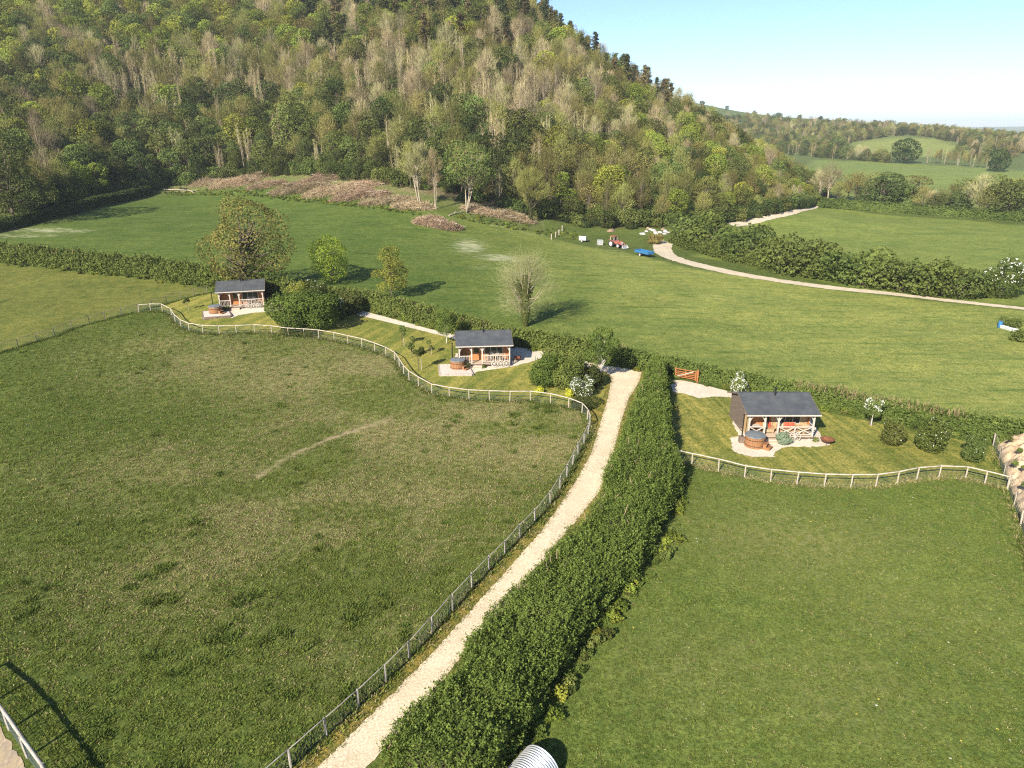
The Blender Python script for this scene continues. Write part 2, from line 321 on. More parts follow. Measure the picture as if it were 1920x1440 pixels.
def grass_detail(t, base, p, rough=1.0, dryf=None):
    """mottled turf: tufts, dry blades and darker clumps as they grow"""
    n1 = t.noise(p, .12, 3, .6); n2 = t.noise(p, .9, 4, .65); n3 = t.noise(p, 5.5, 4, .7); n4 = t.noise(p, 17, 2, .6)
    c = t.mix(t.ramp(n1, .3, .72), t.mix(.6, base, (.62, .70, .62), 'MULTIPLY'), base)
    clump = t.math('MULTIPLY', t.ramp(t.noise(p, .42, 4, .7), .58, .70), rough)
    c = t.mix(t.math('MULTIPLY', clump, .75), c, t.mix(1.0, c, (.42, .62, .5), 'MULTIPLY'))
    c = t.mix(t.ramp(n2, .3, .7), t.mix(1.0, c, (.78, .84, .8), 'MULTIPLY'), t.mix(1.0, c, (1.22, 1.14, 1.15), 'MULTIPLY'))
    c = t.mix(t.ramp(n3, .32, .68), t.mix(1.0, c, (.50, .58, .50), 'MULTIPLY'), t.mix(1.0, c, (1.5, 1.38, 1.4), 'MULTIPLY'))
    c = t.mix(t.math('MULTIPLY', t.ramp(n4, .60, .72), t.math('MULTIPLY', t.ramp(n2, .4, .65), .55)), c, (.30, .25, .12))
    return c, t.math('ADD', t.math('MULTIPLY', n3, .7), t.math('MULTIPLY', n4, .5))
def ground_mat():
    t = NT('meadow_turf'); p = t.pos(); base = t.attr('gcol', 'Color'); rough = t.attr('rough')
    rw = t.noise(p, 1.0, 4, .65, (.07, .3, 1)); base = t.mix(t.math('MULTIPLY', t.attr('rows'), t.ramp(rw, .35, .65)), base, t.mix(1.0, base, (1.28, 1.15, 1.18), 'MULTIPLY'))
    rw2 = t.noise(p, 1.0, 4, .6, (.12, .9, 1)); base = t.mix(t.math('MULTIPLY', t.attr('rows'), t.ramp(rw2, .52, .7)), base, t.mix(1.0, base, (.58, .72, .58), 'MULTIPLY'))
    c, h = grass_detail(t, base, p, rough)
    d = t.math('MINIMUM', t.math('MULTIPLY', t.math('MULTIPLY', t.attr('dry'), 1.7), t.ramp(t.noise(p, 1.6, 5, .75), .36, .62)), .92)
    c = t.mix(d, c, (.25, .225, .085))
    d2 = t.math('MULTIPLY', t.attr('dry'), t.ramp(t.noise(p, 6.5, 4, .72), .48, .62)); c = t.mix(t.math('MULTIPLY', d2, .95), c, (.31, .27, .14))
    pn = t.ramp(t.math('ADD', t.noise(p, .9, 6, .8, (.35, 1.5, 1)), t.math('MULTIPLY', t.attr('pale'), .32)), .68, .84)
    c = t.mix(t.math('MULTIPLY', pn, t.ramp(t.attr('pale'), .05, .4, 0, .7)), c, (.44, .43, .27))
    bn = t.math('MULTIPLY', t.attr('brown'), t.ramp(t.noise(p, 1.2, 5, .7), .36, .58)); c = t.mix(bn, c, (.36, .265, .17))
    fl = t.new('ShaderNodeTexVoronoi'); t.l.new(p, fl.inputs['Vector']); fl.inputs['Scale'].default_value = 1.15
    spot = t.math('MULTIPLY', t.math('LESS_THAN', fl.outputs['Distance'], .066), t.ramp(t.noise(p, .16, 2), .45, .6))
    sel = t.new('ShaderNodeSeparateColor'); t.l.new(fl.outputs['Color'], sel.inputs[0])
    c = t.mix(spot, c, t.mix(t.math('GREATER_THAN', sel.outputs[0], .6), (.62, .50, .10), (.62, .60, .48)))
    t.col(c); t.bump(h, .55, .12); t.b.inputs['Specular IOR Level'].default_value = .1
    return t.m
make_ground()

# ------------------------------------------------------------------ draped sheets: tracks, lawns, patios
from mathutils.geometry import delaunay_2d_cdt
def densify(poly, step, jit, seed, closed=True):
    r = random.Random(seed); out = []; n = len(poly)
    for i in range(n if closed else n - 1):
        a = Vector(poly[i][:2]); b = Vector(poly[(i + 1) % n][:2]); k = max(1, int((b - a).length / step))
        for j in range(k):
            p = a.lerp(b, j / k); out.append((p.x + r.gauss(0, jit), p.y + r.gauss(0, jit)))
    return out
def smooth_poly(pts, it=2, closed=True):
    pts = [Vector(p[:2]) for p in pts]
    for _ in range(it):
        q = []; n = len(pts)
        if not closed: q.append(pts[0])
        for i in range(n if closed else n - 1):
            a, b = pts[i], pts[(i + 1) % n]; q += [a.lerp(b, .25), a.lerp(b, .75)]
        if not closed: q.append(pts[-1])
        pts = q
    return pts
def sheet(name, poly, off, mat, step=.35, jit=.06, grid=1.0, label=None, kind='structure', sm=1, seed=1, parent=None):
    b = densify(smooth_poly(poly, sm) if sm else [Vector(p[:2]) for p in poly], step, jit, seed)
    B = np.array(b); xs = np.arange(B[:, 0].min(), B[:, 0].max(), grid); ys = np.arange(B[:, 1].min(), B[:, 1].max(), grid)
    X, Y = np.meshgrid(xs, ys); d = pin(b, X, Y); inn = d > grid * .45
    pts = [Vector(p) for p in b] + [Vector((x, y)) for x, y in zip(X[inn], Y[inn])]
    n = len(b); v, e, f, *_ = delaunay_2d_cdt(pts, [], [list(range(n))], 1, 1e-4)
    A = np.array([(p.x, p.y) for p in v]); z = height(A[:, 0], A[:, 1]) + off
    me = bpy.data.meshes.new(name); me.from_pydata([(x, y, h) for (x, y), h in zip(A, z)], [], [tuple(q) for q in f]); me.materials.append(mat)
    me.polygons.foreach_set('use_smooth', [True] * len(me.polygons)); me.update()
    if len(me.polygons) and me.polygons[0].normal.z < 0: me.flip_normals()
    o = mobj(name, me, parent); tag(o, label, kind=kind); return o
def gravel_mat(name, a, b, weeds=.0):
    t = NT(name); p = t.pos()
    n1 = t.noise(p, .5, 4, .65); n2 = t.noise(p, 9, 4, .75); n3 = t.noise(p, 30, 2, .6)
    c = t.mix(t.ramp(n1, .3, .7), b, a); c = t.mix(t.ramp(n2, .35, .65), t.mix(1.0, c, (.66, .63, .58), 'MULTIPLY'), c)
    c = t.mix(t.math('MULTIPLY', t.ramp(n3, .55, .7), .5), c, t.mix(1.0, c, (.6, .58, .55), 'MULTIPLY'))
    if weeds: c = t.mix(t.math('MULTIPLY', t.ramp(t.noise(p, 1.3, 5, .7), .60, .72), weeds), c, (.16, .15, .06))
    t.col(c); t.bump(t.math('ADD', n2, n3), .5, .03); t.b.inputs['Specular IOR Level'].default_value = .15; return t.m
M['gravel'] = gravel_mat('gravel', (.80, .68, .50), (.71, .585, .42), .2)
M['patio'] = gravel_mat('patio_gravel', (.76, .68, .57), (.68, .60, .49), .06)
M['slab'] = gravel_mat('patio_pale', (.74, .66, .60), (.66, .585, .52))
M['chalk'] = gravel_mat('chalk_track', (.72, .63, .49), (.60, .51, .39), .3)
def lawn_mat(name, a, b, ang, w):
    t = NT(name); p = t.pos(); mp = t.new('ShaderNodeMapping'); t.l.new(p, mp.inputs[0]); mp.inputs['Rotation'].default_value = (0, 0, ang)
    n = t.noise(mp.outputs[0], 1.0, 3, .6, (1 / w, .03, 1)); n0 = t.noise(p, .25, 3)
    base = t.mix(t.ramp(t.math('ADD', t.math('MULTIPLY', n, .75), t.math('MULTIPLY', n0, .25)), .38, .62), b, a)
    c, h = grass_detail(t, base, p, .25); t.col(c); t.bump(h, .35, .07); t.b.inputs['Specular IOR Level'].default_value = .1; return t.m
M['lawn'] = lawn_mat('lawn_mown', (.27, .245, .06), (.16, .178, .038), R(20), 1.1)
M['lawn2'] = lawn_mat('lawn_mown_stripes', (.275, .25, .065), (.145, .165, .035), R(-8), .8)
M['verge'] = lawn_mat('verge_grass', (.27, .205, .05), (.14, .14, .032), R(-40), .5)

lawnA = [(388, 551), (340, 563), (300, 575)] + FEN_1[2:34] + [(1128, 760), (1136, 730), (1140, 700), (1130, 688), (1050, 668), (960, 652), (860, 630), (740, 598), (660, 582), (560, 568), (450, 554)]
sheet('lawn', GL(lawnA), .02, M['lawn'], .5, .07, 1.0, 'mown yellow-green lawn round the two cabins behind the curving fence', sm=0)
lawnB = [(1262, 866)] + FEN_R + [(1880, 880), (1862, 838), (1700, 806), (1540, 771), (1400, 741), (1290, 716), (1262, 712), (1255, 780)]
sheet('lawn', GL(lawnB), .02, M['lawn2'], .5, .07, 1.0, 'striped mown lawn round the cabin beyond the tall hedge', sm=0)
verge = FEN_1[33:] + [(580, 1505), (606, 1440), (650, 1395), (820, 1226), (924, 1110), (1025, 997), (1089, 904), (1118, 852), (1136, 790), (1148, 747), (1152, 708), (1140, 700), (1130, 760)]
sheet('verge', GL(verge), .012, M['verge'], .4, .06, 1.0, 'dry grass verge between fence and gravel track', sm=0)
verge2 = [(700, 1450), (800, 1312), (875, 1211), (946, 1140), (1010, 1057), (1055, 1001), (1119, 922), (1142, 859), (1158, 795), (1174, 747), (1192, 717), (1200, 696), (1222, 696), (1215, 740), (1200, 800), (1185, 860), (1165, 922), (1110, 1001), (1060, 1060), (1000, 1140), (920, 1220), (840, 1320), (740, 1450)]
sheet('verge', GL(verge2), .012, M['verge'], .4, .06, 1.0, 'thin grass verge between gravel track and tall hedge', sm=0, seed=4)
trk_l = [(520, 1510), (596, 1440), (640, 1395), (725, 1312), (812, 1224), (914, 1110), (1015, 997), (1079, 904), (1108, 852), (1127, 790), (1140, 747), (1147, 708), (1138, 699), (1080, 684), (1030, 672)]
trk_r = [(1040, 664), (1090, 676), (1140, 687), (1175, 691), (1203, 698), (1198, 717), (1179, 747), (1163, 795), (1147, 859), (1124, 922), (1060, 1001), (1015, 1057), (951, 1140), (880, 1211), (805, 1312), (715, 1410), (620, 1510)]
sheet('gravel_track', GL(trk_l + trk_r), .03, M['gravel'], .16, .035, .9, 'pale gravel track running up beside the tall hedge', sm=0)
sheet('gravel_path', GL([(640, 584), (700, 598), (833, 630.5), (858, 638), (868, 632), (855, 628), (816, 620), (700, 588.5), (655, 577), (560, 566), (520, 572), (525, 582), (600, 580)]), .035, M['patio'], .3, .04, .8, 'narrow gravel path from the middle cabin to the far cabin', sm=0)
sheet('gravel_path', GL([(1255, 712), (1282, 714), (1330, 725), (1380, 738), (1400, 760), (1385, 762), (1368, 745), (1340, 744), (1310, 747), (1285, 739), (1262, 736)]), .035, M['patio'], .3, .04, .8, 'short gravel path from the timber gate to the cabin on the striped lawn', sm=0)
z3 = lambda L: GL([(1340 + x / 7.385, 690 + y / 7.385) for x, y in L]); z2 = lambda L: GL([(800 + x / 7.385, 590 + y / 7.385) for x, y in L]); z1 = lambda L: GL([(330 + x / 4.8, 480 + y / 4.8) for x, y in L])
sheet('gravel_patio', z3([(240, 740), (300, 880), (330, 950), (215, 975), (240, 1140), (330, 1190), (540, 1235), (830, 1230), (840, 1150), (900, 1120), (1000, 1095), (1400, 1095), (1600, 1075), (1580, 1030), (1520, 1000), (1400, 830), (1330, 700), (800, 640), (290, 660)]), .035, M['patio'], .25, .07, .7, 'pale gravel patio round the cabin on the striped lawn', sm=0)
sheet('gravel_patio', z2([(450, 700), (640, 850), (690, 790), (1200, 720), (1500, 640), (1700, 560), (1780, 575), (1800, 540), (1650, 500), (1380, 470), (1200, 430), (900, 500), (400, 540), (390, 600)]), .035, M['patio'], .25, .05, .7, 'gravel apron round the middle cabin', sm=0)
sheet('gravel_patio', z1([(390, 480), (500, 560), (560, 535), (700, 512), (940, 497), (960, 455), (930, 440), (800, 420), (560, 420), (400, 440)]), .035, M['patio'], .25, .05, .7, 'gravel apron round the far cabin', sm=0)
# farm tracks by the wood
def ribbon(pts, w0, w1=None):
    q = smooth_poly(GL(pts), 2, False); L = []; Rr = []; n = len(q)
    for i, p in enumerate(q):
        d = (q[min(i + 1, n - 1)] - q[max(i - 1, 0)]).normalized(); nrm = Vector((-d.y, d.x)); w = (w0 + ((w1 or w0) - w0) * i / n) / 2
        L.append(p + nrm * w); Rr.append(p - nrm * w)
    return L + Rr[::-1]
sheet('farm_track', ribbon([(1246, 452), (1240, 466), (1250, 480), (1300, 496), (1380, 514), (1470, 528), (1600, 544), (1700, 554), (1800, 566), (1920, 579), (2060, 596)], 4.6, 1.3), .04, M['chalk'], .6, .12, 1.4, 'pale chalk farm track along the foot of the big shrubs', sm=0)
sheet('farm_track', ribbon([(1370, 422), (1440, 408.5), (1490, 399), (1524, 388), (1530, 383)], 3.6, 3.0), .05, M['chalk'], .8, .15, 1.6, 'pale farm track curving round the end of the wood', sm=0)
# ------------------------------------------------------------------ foliage builders
def unit(v): return v / np.maximum(np.linalg.norm(v, axis=-1, keepdims=True), 1e-9)
def rdir(r, n): return unit(r.normal(size=(n, 3)))
def leaf_geo(P, N, size, r, aspect=.6, tint=None):
    n = len(P); N = unit(N); t = unit(np.cross(N, rdir(r, n))); b = np.cross(N, t)
    s = (size * r.uniform(.6, 1.4, n))[:, None] * .5
    V = np.stack([P - t * s, P + b * s * aspect - t * s * .1, P + t * s, P - b * s * aspect - t * s * .1], 1).reshape(-1, 3)
    F = np.arange(n * 4).reshape(n, 4)
    return V, F, (r.random(n) if tint is None else tint)
def leaf_mesh(name, P, N, size, mat, r, aspect=.6, tint=None):
    V, F, t = leaf_geo(P, N, size, r, aspect, tint)
    return np_mesh(name, V, F, mat, [('tint', 'FACE', t)])
def lumps_sample(L, n, r, shell=.35, up=.25):
    """points on the skins of many overlapping lumps; L rows cx cy cz rx ry rz"""
    L = np.asarray(L, float); a = (L[:, 3] * L[:, 4] + L[:, 3] * L[:, 5] + L[:, 4] * L[:, 5]); k = r.choice(len(L), n, p=a / a.sum())
    d = rdir(r, n); d[:, 2] += up * r.random(n); d = unit(d)
    rad = 1 - shell * r.random(n) ** 2
    P = L[k, :3] + d * L[k, 3:] * rad[:, None]; N = d / L[k, 3:]
    keep = np.ones(n, bool)
    for i in range(len(L)):
        q = (((P - L[i, :3]) / L[i, 3:]) ** 2).sum(1); keep &= (q > .62) | (k == i)
    P, N, k = P[keep], unit(N[keep]), k[keep]
    lump_t = r.random(len(L))[k]
    t = np.clip(.5 * r.random(len(P)) + .5 * lump_t, 0, 1)
    return P, unit(N + .55 * r.normal(size=P.shape)), t
def crown_lumps(r, h, w, z0, n, topness=1.0, squash=.75):
    """lumps through an uneven crown volume between z0 and h"""
    L = []; H = h - z0
    for i in range(n):
        u = r.random() ** .8; z = z0 + H * (.12 + .8 * u)
        prof = math.sin(math.pi * min(1, max(0, (.10 + .86 * u))) ** topness) ** .7
        rr = w * .5 * prof * math.sqrt(r.uniform(.15, 1)); a = r.uniform(0, 6.283); s = w * r.uniform(.13, .24)
        L.append((rr * .82 * math.cos(a), rr * .82 * math.sin(a), z, s, s, s * squash))
    return L
def limbs_mesh(name, r, h, w, z0, tips, mat, rt, sides=6, multi=1, lean=.05):
    mb = MB()
    for m_ in range(multi):
        a0 = r.uniform(0, 6.283); off = Vector((math.cos(a0), math.sin(a0), 0)) * (rt * 1.4 if multi > 1 else 0)
        sp = w * .22 if multi > 1 else w * lean
        top = Vector((math.cos(a0) * sp, math.sin(a0) * sp, h * .72)); mid = off.lerp(top, .45) + Vector((r.normal() * w * .02, r.normal() * w * .02, h * .02))
        k = rt / math.sqrt(multi)
        mb.tube([off + Vector((0, 0, -.3)), off.lerp(mid, .35), mid, mid.lerp(top, .6), top], [k * 1.25, k * .9, k * .7, k * .4, k * .12], sides)
        for t in tips[m_::multi]:
            t = Vector(t); s = r.uniform(.3, .85); b = (mid.lerp(top, (s - .45) / .55) if s > .45 else off.lerp(mid, s / .45))
            if b.z > t.z - .3: b = off.lerp(mid, min(.95, max(.35, t.z / max(mid.z, .1) * .6)))
            mb.tube([b, b.lerp(t, .5) + Vector((0, 0, -.04 * h * r.random())), t], [k * .42, k * .25, k * .06], 4, False)
    return mb.mesh(name, mat, True)
KINDS = {}
def add_kind(k, parts): KINDS.setdefault(k, []).append(parts)     # parts: list of (name, mesh)
def leafy(k, seed, h, w, z0, n, size, mat, nl=16, bark='bark', topness=1.0, multi=1, squash=.75, rt=None, extra=None):
    r = np.random.default_rng(seed); L = crown_lumps(r, h, w, z0, nl, topness, squash)
    P, N, t = lumps_sample(L, n, r)
    parts = [('trunk', limbs_mesh(k + '_trunk', r, h, w, z0, [l[:3] for l in L], M[bark], rt or h * .018, 6, multi)), ('crown', leaf_mesh(k + '_crown', P, N, size, M[mat], r, .7, t))]
    if extra: parts += extra(r, L)
    add_kind(k, parts); return parts
def twig_mesh(name, r, h, w, z0, n, mat, wid, tips, spread=.9, ln=1.4, up=.9, buds=0, budsize=.2, jit=.045):
    """fine twigs as slim blades fanning from the branch tips, with a few opening buds"""
    T = np.array(tips, float); k = r.integers(0, len(T), n)
    B = T[k] + r.normal(size=(n, 3)) * w * jit
    out = B - np.array([0, 0, z0 + (h - z0) * .25]); out[:, 2] = np.abs(out[:, 2]) * .5
    d = unit(unit(out) * spread + rdir(r, n) * .75 + np.array([0, 0, up])); s = unit(np.cross(d, rdir(r, n)))
    l = ln * r.uniform(.4, 1.3, n)[:, None]; ww = wid * r.uniform(.6, 1.3, n)[:, None]
    V = np.stack([B - s * ww, B + s * ww, B + d * l + s * ww * .4, B + d * l - s * ww * .4], 1).reshape(-1, 3)
    t = np.clip(.6 * r.random(n) + .4 * r.random(len(T))[k], 0, 1)
    if buds:
        j = r.integers(0, n, buds); Pb = B[j] + d[j] * l[j] * r.random(buds)[:, None]
        V2, F2, t2 = leaf_geo(Pb, rdir(r, buds) + [0, 0, .4], budsize, r); V = np.r_[V, V2]; t = np.r_[t, t2]
    return np_mesh(name, V, np.arange(len(V)).reshape(-1, 4), mat, [('tint', 'FACE', t)])
def bare(k, seed, h, w, z0, nt, n, mat, bark='barkpale', wid=.035, ln=1.5, rt=None, multi=1, buds=300, budsize=.22, up=.9, ivy=0, ivymat='dark', topness=.9, jit=.045):
    r = np.random.default_rng(seed); L = crown_lumps(r, h * .97, w * .9, z0, nt, topness)
    tips = [l[:3] for l in L]
    parts = [('trunk', limbs_mesh(k + '_trunk', r, h, w, z0, tips, M[bark], rt or h * .014, 5, multi)), ('crown', twig_mesh(k + '_crown', r, h, w, z0, n, M[mat], wid, tips, ln=ln, up=up, buds=buds, budsize=budsize, jit=jit))]
    if ivy:
        zz = r.uniform(0, h * .72, ivy) ; rad = .25 + .9 * np.sin(np.clip(zz / (h * .75), 0, 1) * 3.0) * w * .06
        a = r.uniform(0, 6.283, ivy); P = np.c_[np.cos(a) * rad, np.sin(a) * rad, zz]; N = np.c_[np.cos(a), np.sin(a), .4 + 0 * a] + .5 * r.normal(size=(ivy, 3))
        for q in range(7):
            tp = np.array(tips[q % len(tips)]); m_ = ivy // 22; f = r.uniform(.1, .75, m_)[:, None]
            b0 = np.array([0, 0, h * r.uniform(.25, .5)]); P = np.r_[P, b0 + (tp - b0) * f + r.normal(size=(m_, 3)) * .28]; N = np.r_[N, rdir(r, m_) + [0, 0, .4]]
        parts.append(('ivy', leaf_mesh(k + '_ivy', P, N, .3, M[ivymat], r)))
    add_kind(k, parts); return parts
def poles(k, seed, h, n=6, spread=2.4, mat='twiggrey', bark='barkpale', tw=70, buds=420):
    """a close group of slim straight pole-stage stems with short upswept twigs"""
    r = np.random.default_rng(seed); mb = MB(); B = []; D = []
    for i in range(n):
        a = r.uniform(0, 6.28); q = spread * math.sqrt(r.random()); b = np.array([q * math.cos(a), q * math.sin(a), -.3]); hh = h * r.uniform(.7, 1.05); top = b + [r.normal() * .7, r.normal() * .7, hh]
        mid = (b + top) / 2 + [r.normal() * .15, r.normal() * .15, 0]; w = r.uniform(.075, .14); mb.tube([tuple(b), tuple(mid), tuple(top)], [w, w * .75, w * .2], 4, False)
        f = r.uniform(.38, 1, tw)[:, None]; B.append(b + (top - b) * f); D.append(unit(np.c_[r.normal(size=(tw, 2)) * .55, np.full(tw, 1.0)]) * (1.75 - f))
    B = np.concatenate(B); D = np.concatenate(D); m = len(B); sd = unit(np.cross(D, rdir(r, m))); w = .03 * r.uniform(.6, 1.3, (m, 1)); l = 1.5 * r.uniform(.5, 1.2, (m, 1))
    V = np.stack([B - sd * w, B + sd * w, B + D * l + sd * w * .4, B + D * l - sd * w * .4], 1).reshape(-1, 3); t = r.random(m)
    j = r.integers(0, m, buds); V2, F2, t2 = leaf_geo(B[j] + D[j] * l[j] * r.random((buds, 1)), rdir(r, buds) + [0, 0, .4], .26, r); 
    add_kind(k, [('trunk', mb.mesh(k + '_trunk', M[bark], True)), ('crown', np_mesh(k + '_crown', np.r_[V, V2], np.arange((m + buds) * 4).reshape(-1, 4), M[mat], [('tint', 'FACE', np.r_[t, t2 * .6])]))])
def conifer(k, seed, h, w, mat, n=900):
    r = np.random.default_rng(seed); mb = MB(); mb.tube([(0, 0, -.3), (r.normal() * .1, r.normal() * .1, h * .5), (0, 0, h)], [h * .014, h * .010, .03], 5)
    P = []; D = []
    nb = 42
    for i in range(nb):
        u = .22 + .78 * (i / nb) ** .9; z = h * u; l = w * .5 * (1 - u) ** .65 * r.uniform(.45, 1.2) + .45; a = r.uniform(0, 6.283)
        d = np.array([math.cos(a), math.sin(a), -.12 + .35 * (u - .3)]); m_ = max(4, int(n / nb))
        f = r.random(m_)[:, None] ** .7; P.append(np.array([0, 0, z]) + d * l * f + r.normal(size=(m_, 3)) * np.array([.38, .38, .22])); D.append(np.tile([d[0] * .2, d[1] * .2, 1.0], (m_, 1)))
        mb.tube([(0, 0, z), tuple(np.array([0, 0, z]) + d * l)], [.045, .015], 3, False)
    P = np.concatenate(P); D = np.concatenate(D) + .5 * r.normal(size=P.shape)
    add_kind(k, [('trunk', mb.mesh(k + '_trunk', M['bark'], True)), ('crown', leaf_mesh(k + '_crown', P, D, .75, M[mat], r, .45))])
def bushkind(k, seed, h, w, n, size, mat, nl=9):
    r = np.random.default_rng(seed); L = []
    for i in range(nl):
        a = r.uniform(0, 6.283); d = w * .38 * math.sqrt(r.random()); s = w * r.uniform(.13, .27); zz = h * r.uniform(.2, .8)
        L.append((d * math.cos(a), d * math.sin(a), zz, s, s, min(s * .85, h - zz)))
    L.append((0, 0, h * .3, w * .42, w * .42, h * .35))
    P, N, t = lumps_sample(L, n, r); m = max(14, n // 45); q = r.integers(0, len(P), m); kk = 7
    D = unit(N[q] * .6 + [0, 0, .7] + .4 * r.normal(size=(m, 3))) * (h * r.uniform(.06, .22, (m, 1))); f_ = np.tile(np.linspace(0, 1, kk), m)[:, None]
    P = np.r_[P, np.repeat(P[q], kk, 0) + np.repeat(D, kk, 0) * f_ + r.normal(size=(m * kk, 3)) * size * .25]; N = np.r_[N, rdir(r, m * kk) + [0, 0, .3]]; t = np.r_[t, np.clip(np.repeat(t[q], kk) + .15, 0, 1)]
    P[:, 2] = np.maximum(P[:, 2], .03)
    mb = MB()
    for l in L[:6]: mb.tube([(0, 0, -.2), (l[0] * .5, l[1] * .5, l[2] * .6), l[:3]], [w * .015, w * .01, w * .004], 4, False)
    parts = [('stem', mb.mesh(k + '_stem', M['bark'])), ('foliage', leaf_mesh(k + '_foliage', P, N, size, M[mat], r, .7, t))]
    add_kind(k, parts); return parts, L

for i in range(3):
    leafy('lime', 11 + i, 13 + i, 10, 3.0, 4200, .5, 'lime', 30)
    leafy('green', 21 + i, 13 + i, 10, 2.0, 4400, .5, 'green', 30)
    leafy('dark', 31 + i, 12 + i, 9.5, .8, 4600, .48, 'dark', 30)
    leafy('olive', 41 + i, 13 + i, 9, 3.0, 2000, .42, 'olive', 22)
    bare('bare_tan', 51 + i, 14.5 + i, 7.5, 5.0, 34, 1250, 'twig', wid=.026, ln=1.8, up=1.0, buds=380, jit=.085)
    poles('bare_grey', 61 + i, 14 + i, 6 + i, 2.6)
    bare('budding', 71 + i, 13.5 + i, 9.0, 3.0, 34, 1500, 'twiggreen', 'bark', wid=.028, ln=1.6, buds=1700, budsize=.3, jit=.085)
    conifer('conifer', 81 + i, 15 + 1.5 * i, 8.5, 'conifer', 2200); conifer('conifer_brown', 91 + i, 15 + 1.5 * i, 8.0, 'conbrown', 1700)
    bushkind('understory', 101 + i, 4.2, 5.5, 1700, .42, 'dark'); bushkind('shrub', 111 + i, 5.0, 6.5, 2400, .40, 'green', 12); bushkind('shrub_olive', 121 + i, 4.6, 5.5, 1500, .36, 'hedgefar', 11)
def put_tree(kind, var, name, loc, sc, rz, label, cat='tree', group=None, szz=1.0):
    root = empty(name, loc, rz, label, cat, group); root.scale = (sc, sc, sc * szz)
    for nm, me in KINDS[kind][var % len(KINDS[kind])]: mobj(nm, me, root)
    return root
# geometry-node scatter for masses nobody could count
def scatter(name, pts, rots, scales, idx, meshes, label, keep=None):
    col = bpy.data.collections.new(name + '_kinds')
    for i, parts in enumerate(meshes):
        # one joined source per kind
        o = join_parts(name, i, parts); col.objects.link(o)
    me = bpy.data.meshes.new(name); me.vertices.add(len(pts)); me.vertices.foreach_set('co', np.asarray(pts, np.float32).ravel())
    me.attributes.new('rotv', 'FLOAT_VECTOR', 'POINT').data.foreach_set('vector', np.c_[np.zeros((len(pts), 2)), rots].astype(np.float32).ravel())
    me.attributes.new('scl', 'FLOAT', 'POINT').data.foreach_set('value', np.asarray(scales, np.float32))
    me.attributes.new('kidx', 'INT', 'POINT').data.foreach_set('value', np.asarray(idx, np.int32))
    o = mobj(name, me); tag(o, label, kind='stuff')
    ng = bpy.data.node_groups.new(name + '_scatter', 'GeometryNodeTree')
    ng.interface.new_socket('Geometry', in_out='INPUT', socket_type='NodeSocketGeometry'); ng.interface.new_socket('Geometry', in_out='OUTPUT', socket_type='NodeSocketGeometry')
    nd = ng.nodes; gi = nd.new('NodeGroupInput'); go = nd.new('NodeGroupOutput'); ip = nd.new('GeometryNodeInstanceOnPoints'); ci = nd.new('GeometryNodeCollectionInfo')
    ci.inputs['Collection'].default_value = col; ci.inputs['Separate Children'].default_value = True; ci.inputs['Reset Children'].default_value = True
    def na(nm, ty):
        q = nd.new('GeometryNodeInputNamedAttribute'); q.data_type = ty; q.inputs['Name'].default_value = nm; return q.outputs['Attribute']
    lk = ng.links.new; lk(gi.outputs[0], ip.inputs['Points']); lk(ci.outputs[0], ip.inputs['Instance']); ip.inputs['Pick Instance'].default_value = True
    lk(na('kidx', 'INT'), ip.inputs['Instance Index']); lk(na('rotv', 'FLOAT_VECTOR'), ip.inputs['Rotation']); lk(na('scl', 'FLOAT'), ip.inputs['Scale']); lk(ip.outputs[0], go.inputs[0])
    md = o.modifiers.new('scatter', 'NODES'); md.node_group = ng
    return o
def join_parts(name, i, parts):
    me = bpy.data.meshes.new('%s_kind_%02d' % (name, i)); V = []; Fl = []; Fs = []; mi = []; tn = []; off = 0; mats = []
    for nm, m in parts:
        v = np.empty(len(m.vertices) * 3, np.float32); m.vertices.foreach_get('co', v); V.append(v.reshape(-1, 3))
        li = np.empty(len(m.loops), np.int32); m.loops.foreach_get('vertex_index', li); Fl.append(li + off)
        tt = np.empty(len(m.polygons), np.int32); m.polygons.foreach_get('loop_total', tt); Fs.append(tt)
        mi.append(np.full(len(tt), len(mats), np.int32)); mats.append(m.materials[0])
        a = np.full(len(tt), .5, np.float32)
        if 'tint' in m.attributes: m.attributes['tint'].data.foreach_get('value', a)
        tn.append(a); off += len(v) // 3
    V = np.concatenate(V); Fl = np.concatenate(Fl); Fs = np.concatenate(Fs)
    me.vertices.add(len(V)); me.vertices.foreach_set('co', V.ravel()); me.loops.add(len(Fl)); me.loops.foreach_set('vertex_index', Fl)
    me.polygons.add(len(Fs)); me.polygons.foreach_set('loop_start', np.r_[0, np.cumsum(Fs)[:-1]].astype(np.int32))
    me.polygons.foreach_set('material_index', np.concatenate(mi)); me.attributes.new('tint', 'FLOAT', 'FACE').data.foreach_set('value', np.concatenate(tn))
    for m in mats: me.materials.append(m)
    me.update(calc_edges=True)
    return bpy.data.objects.new(me.name, me)
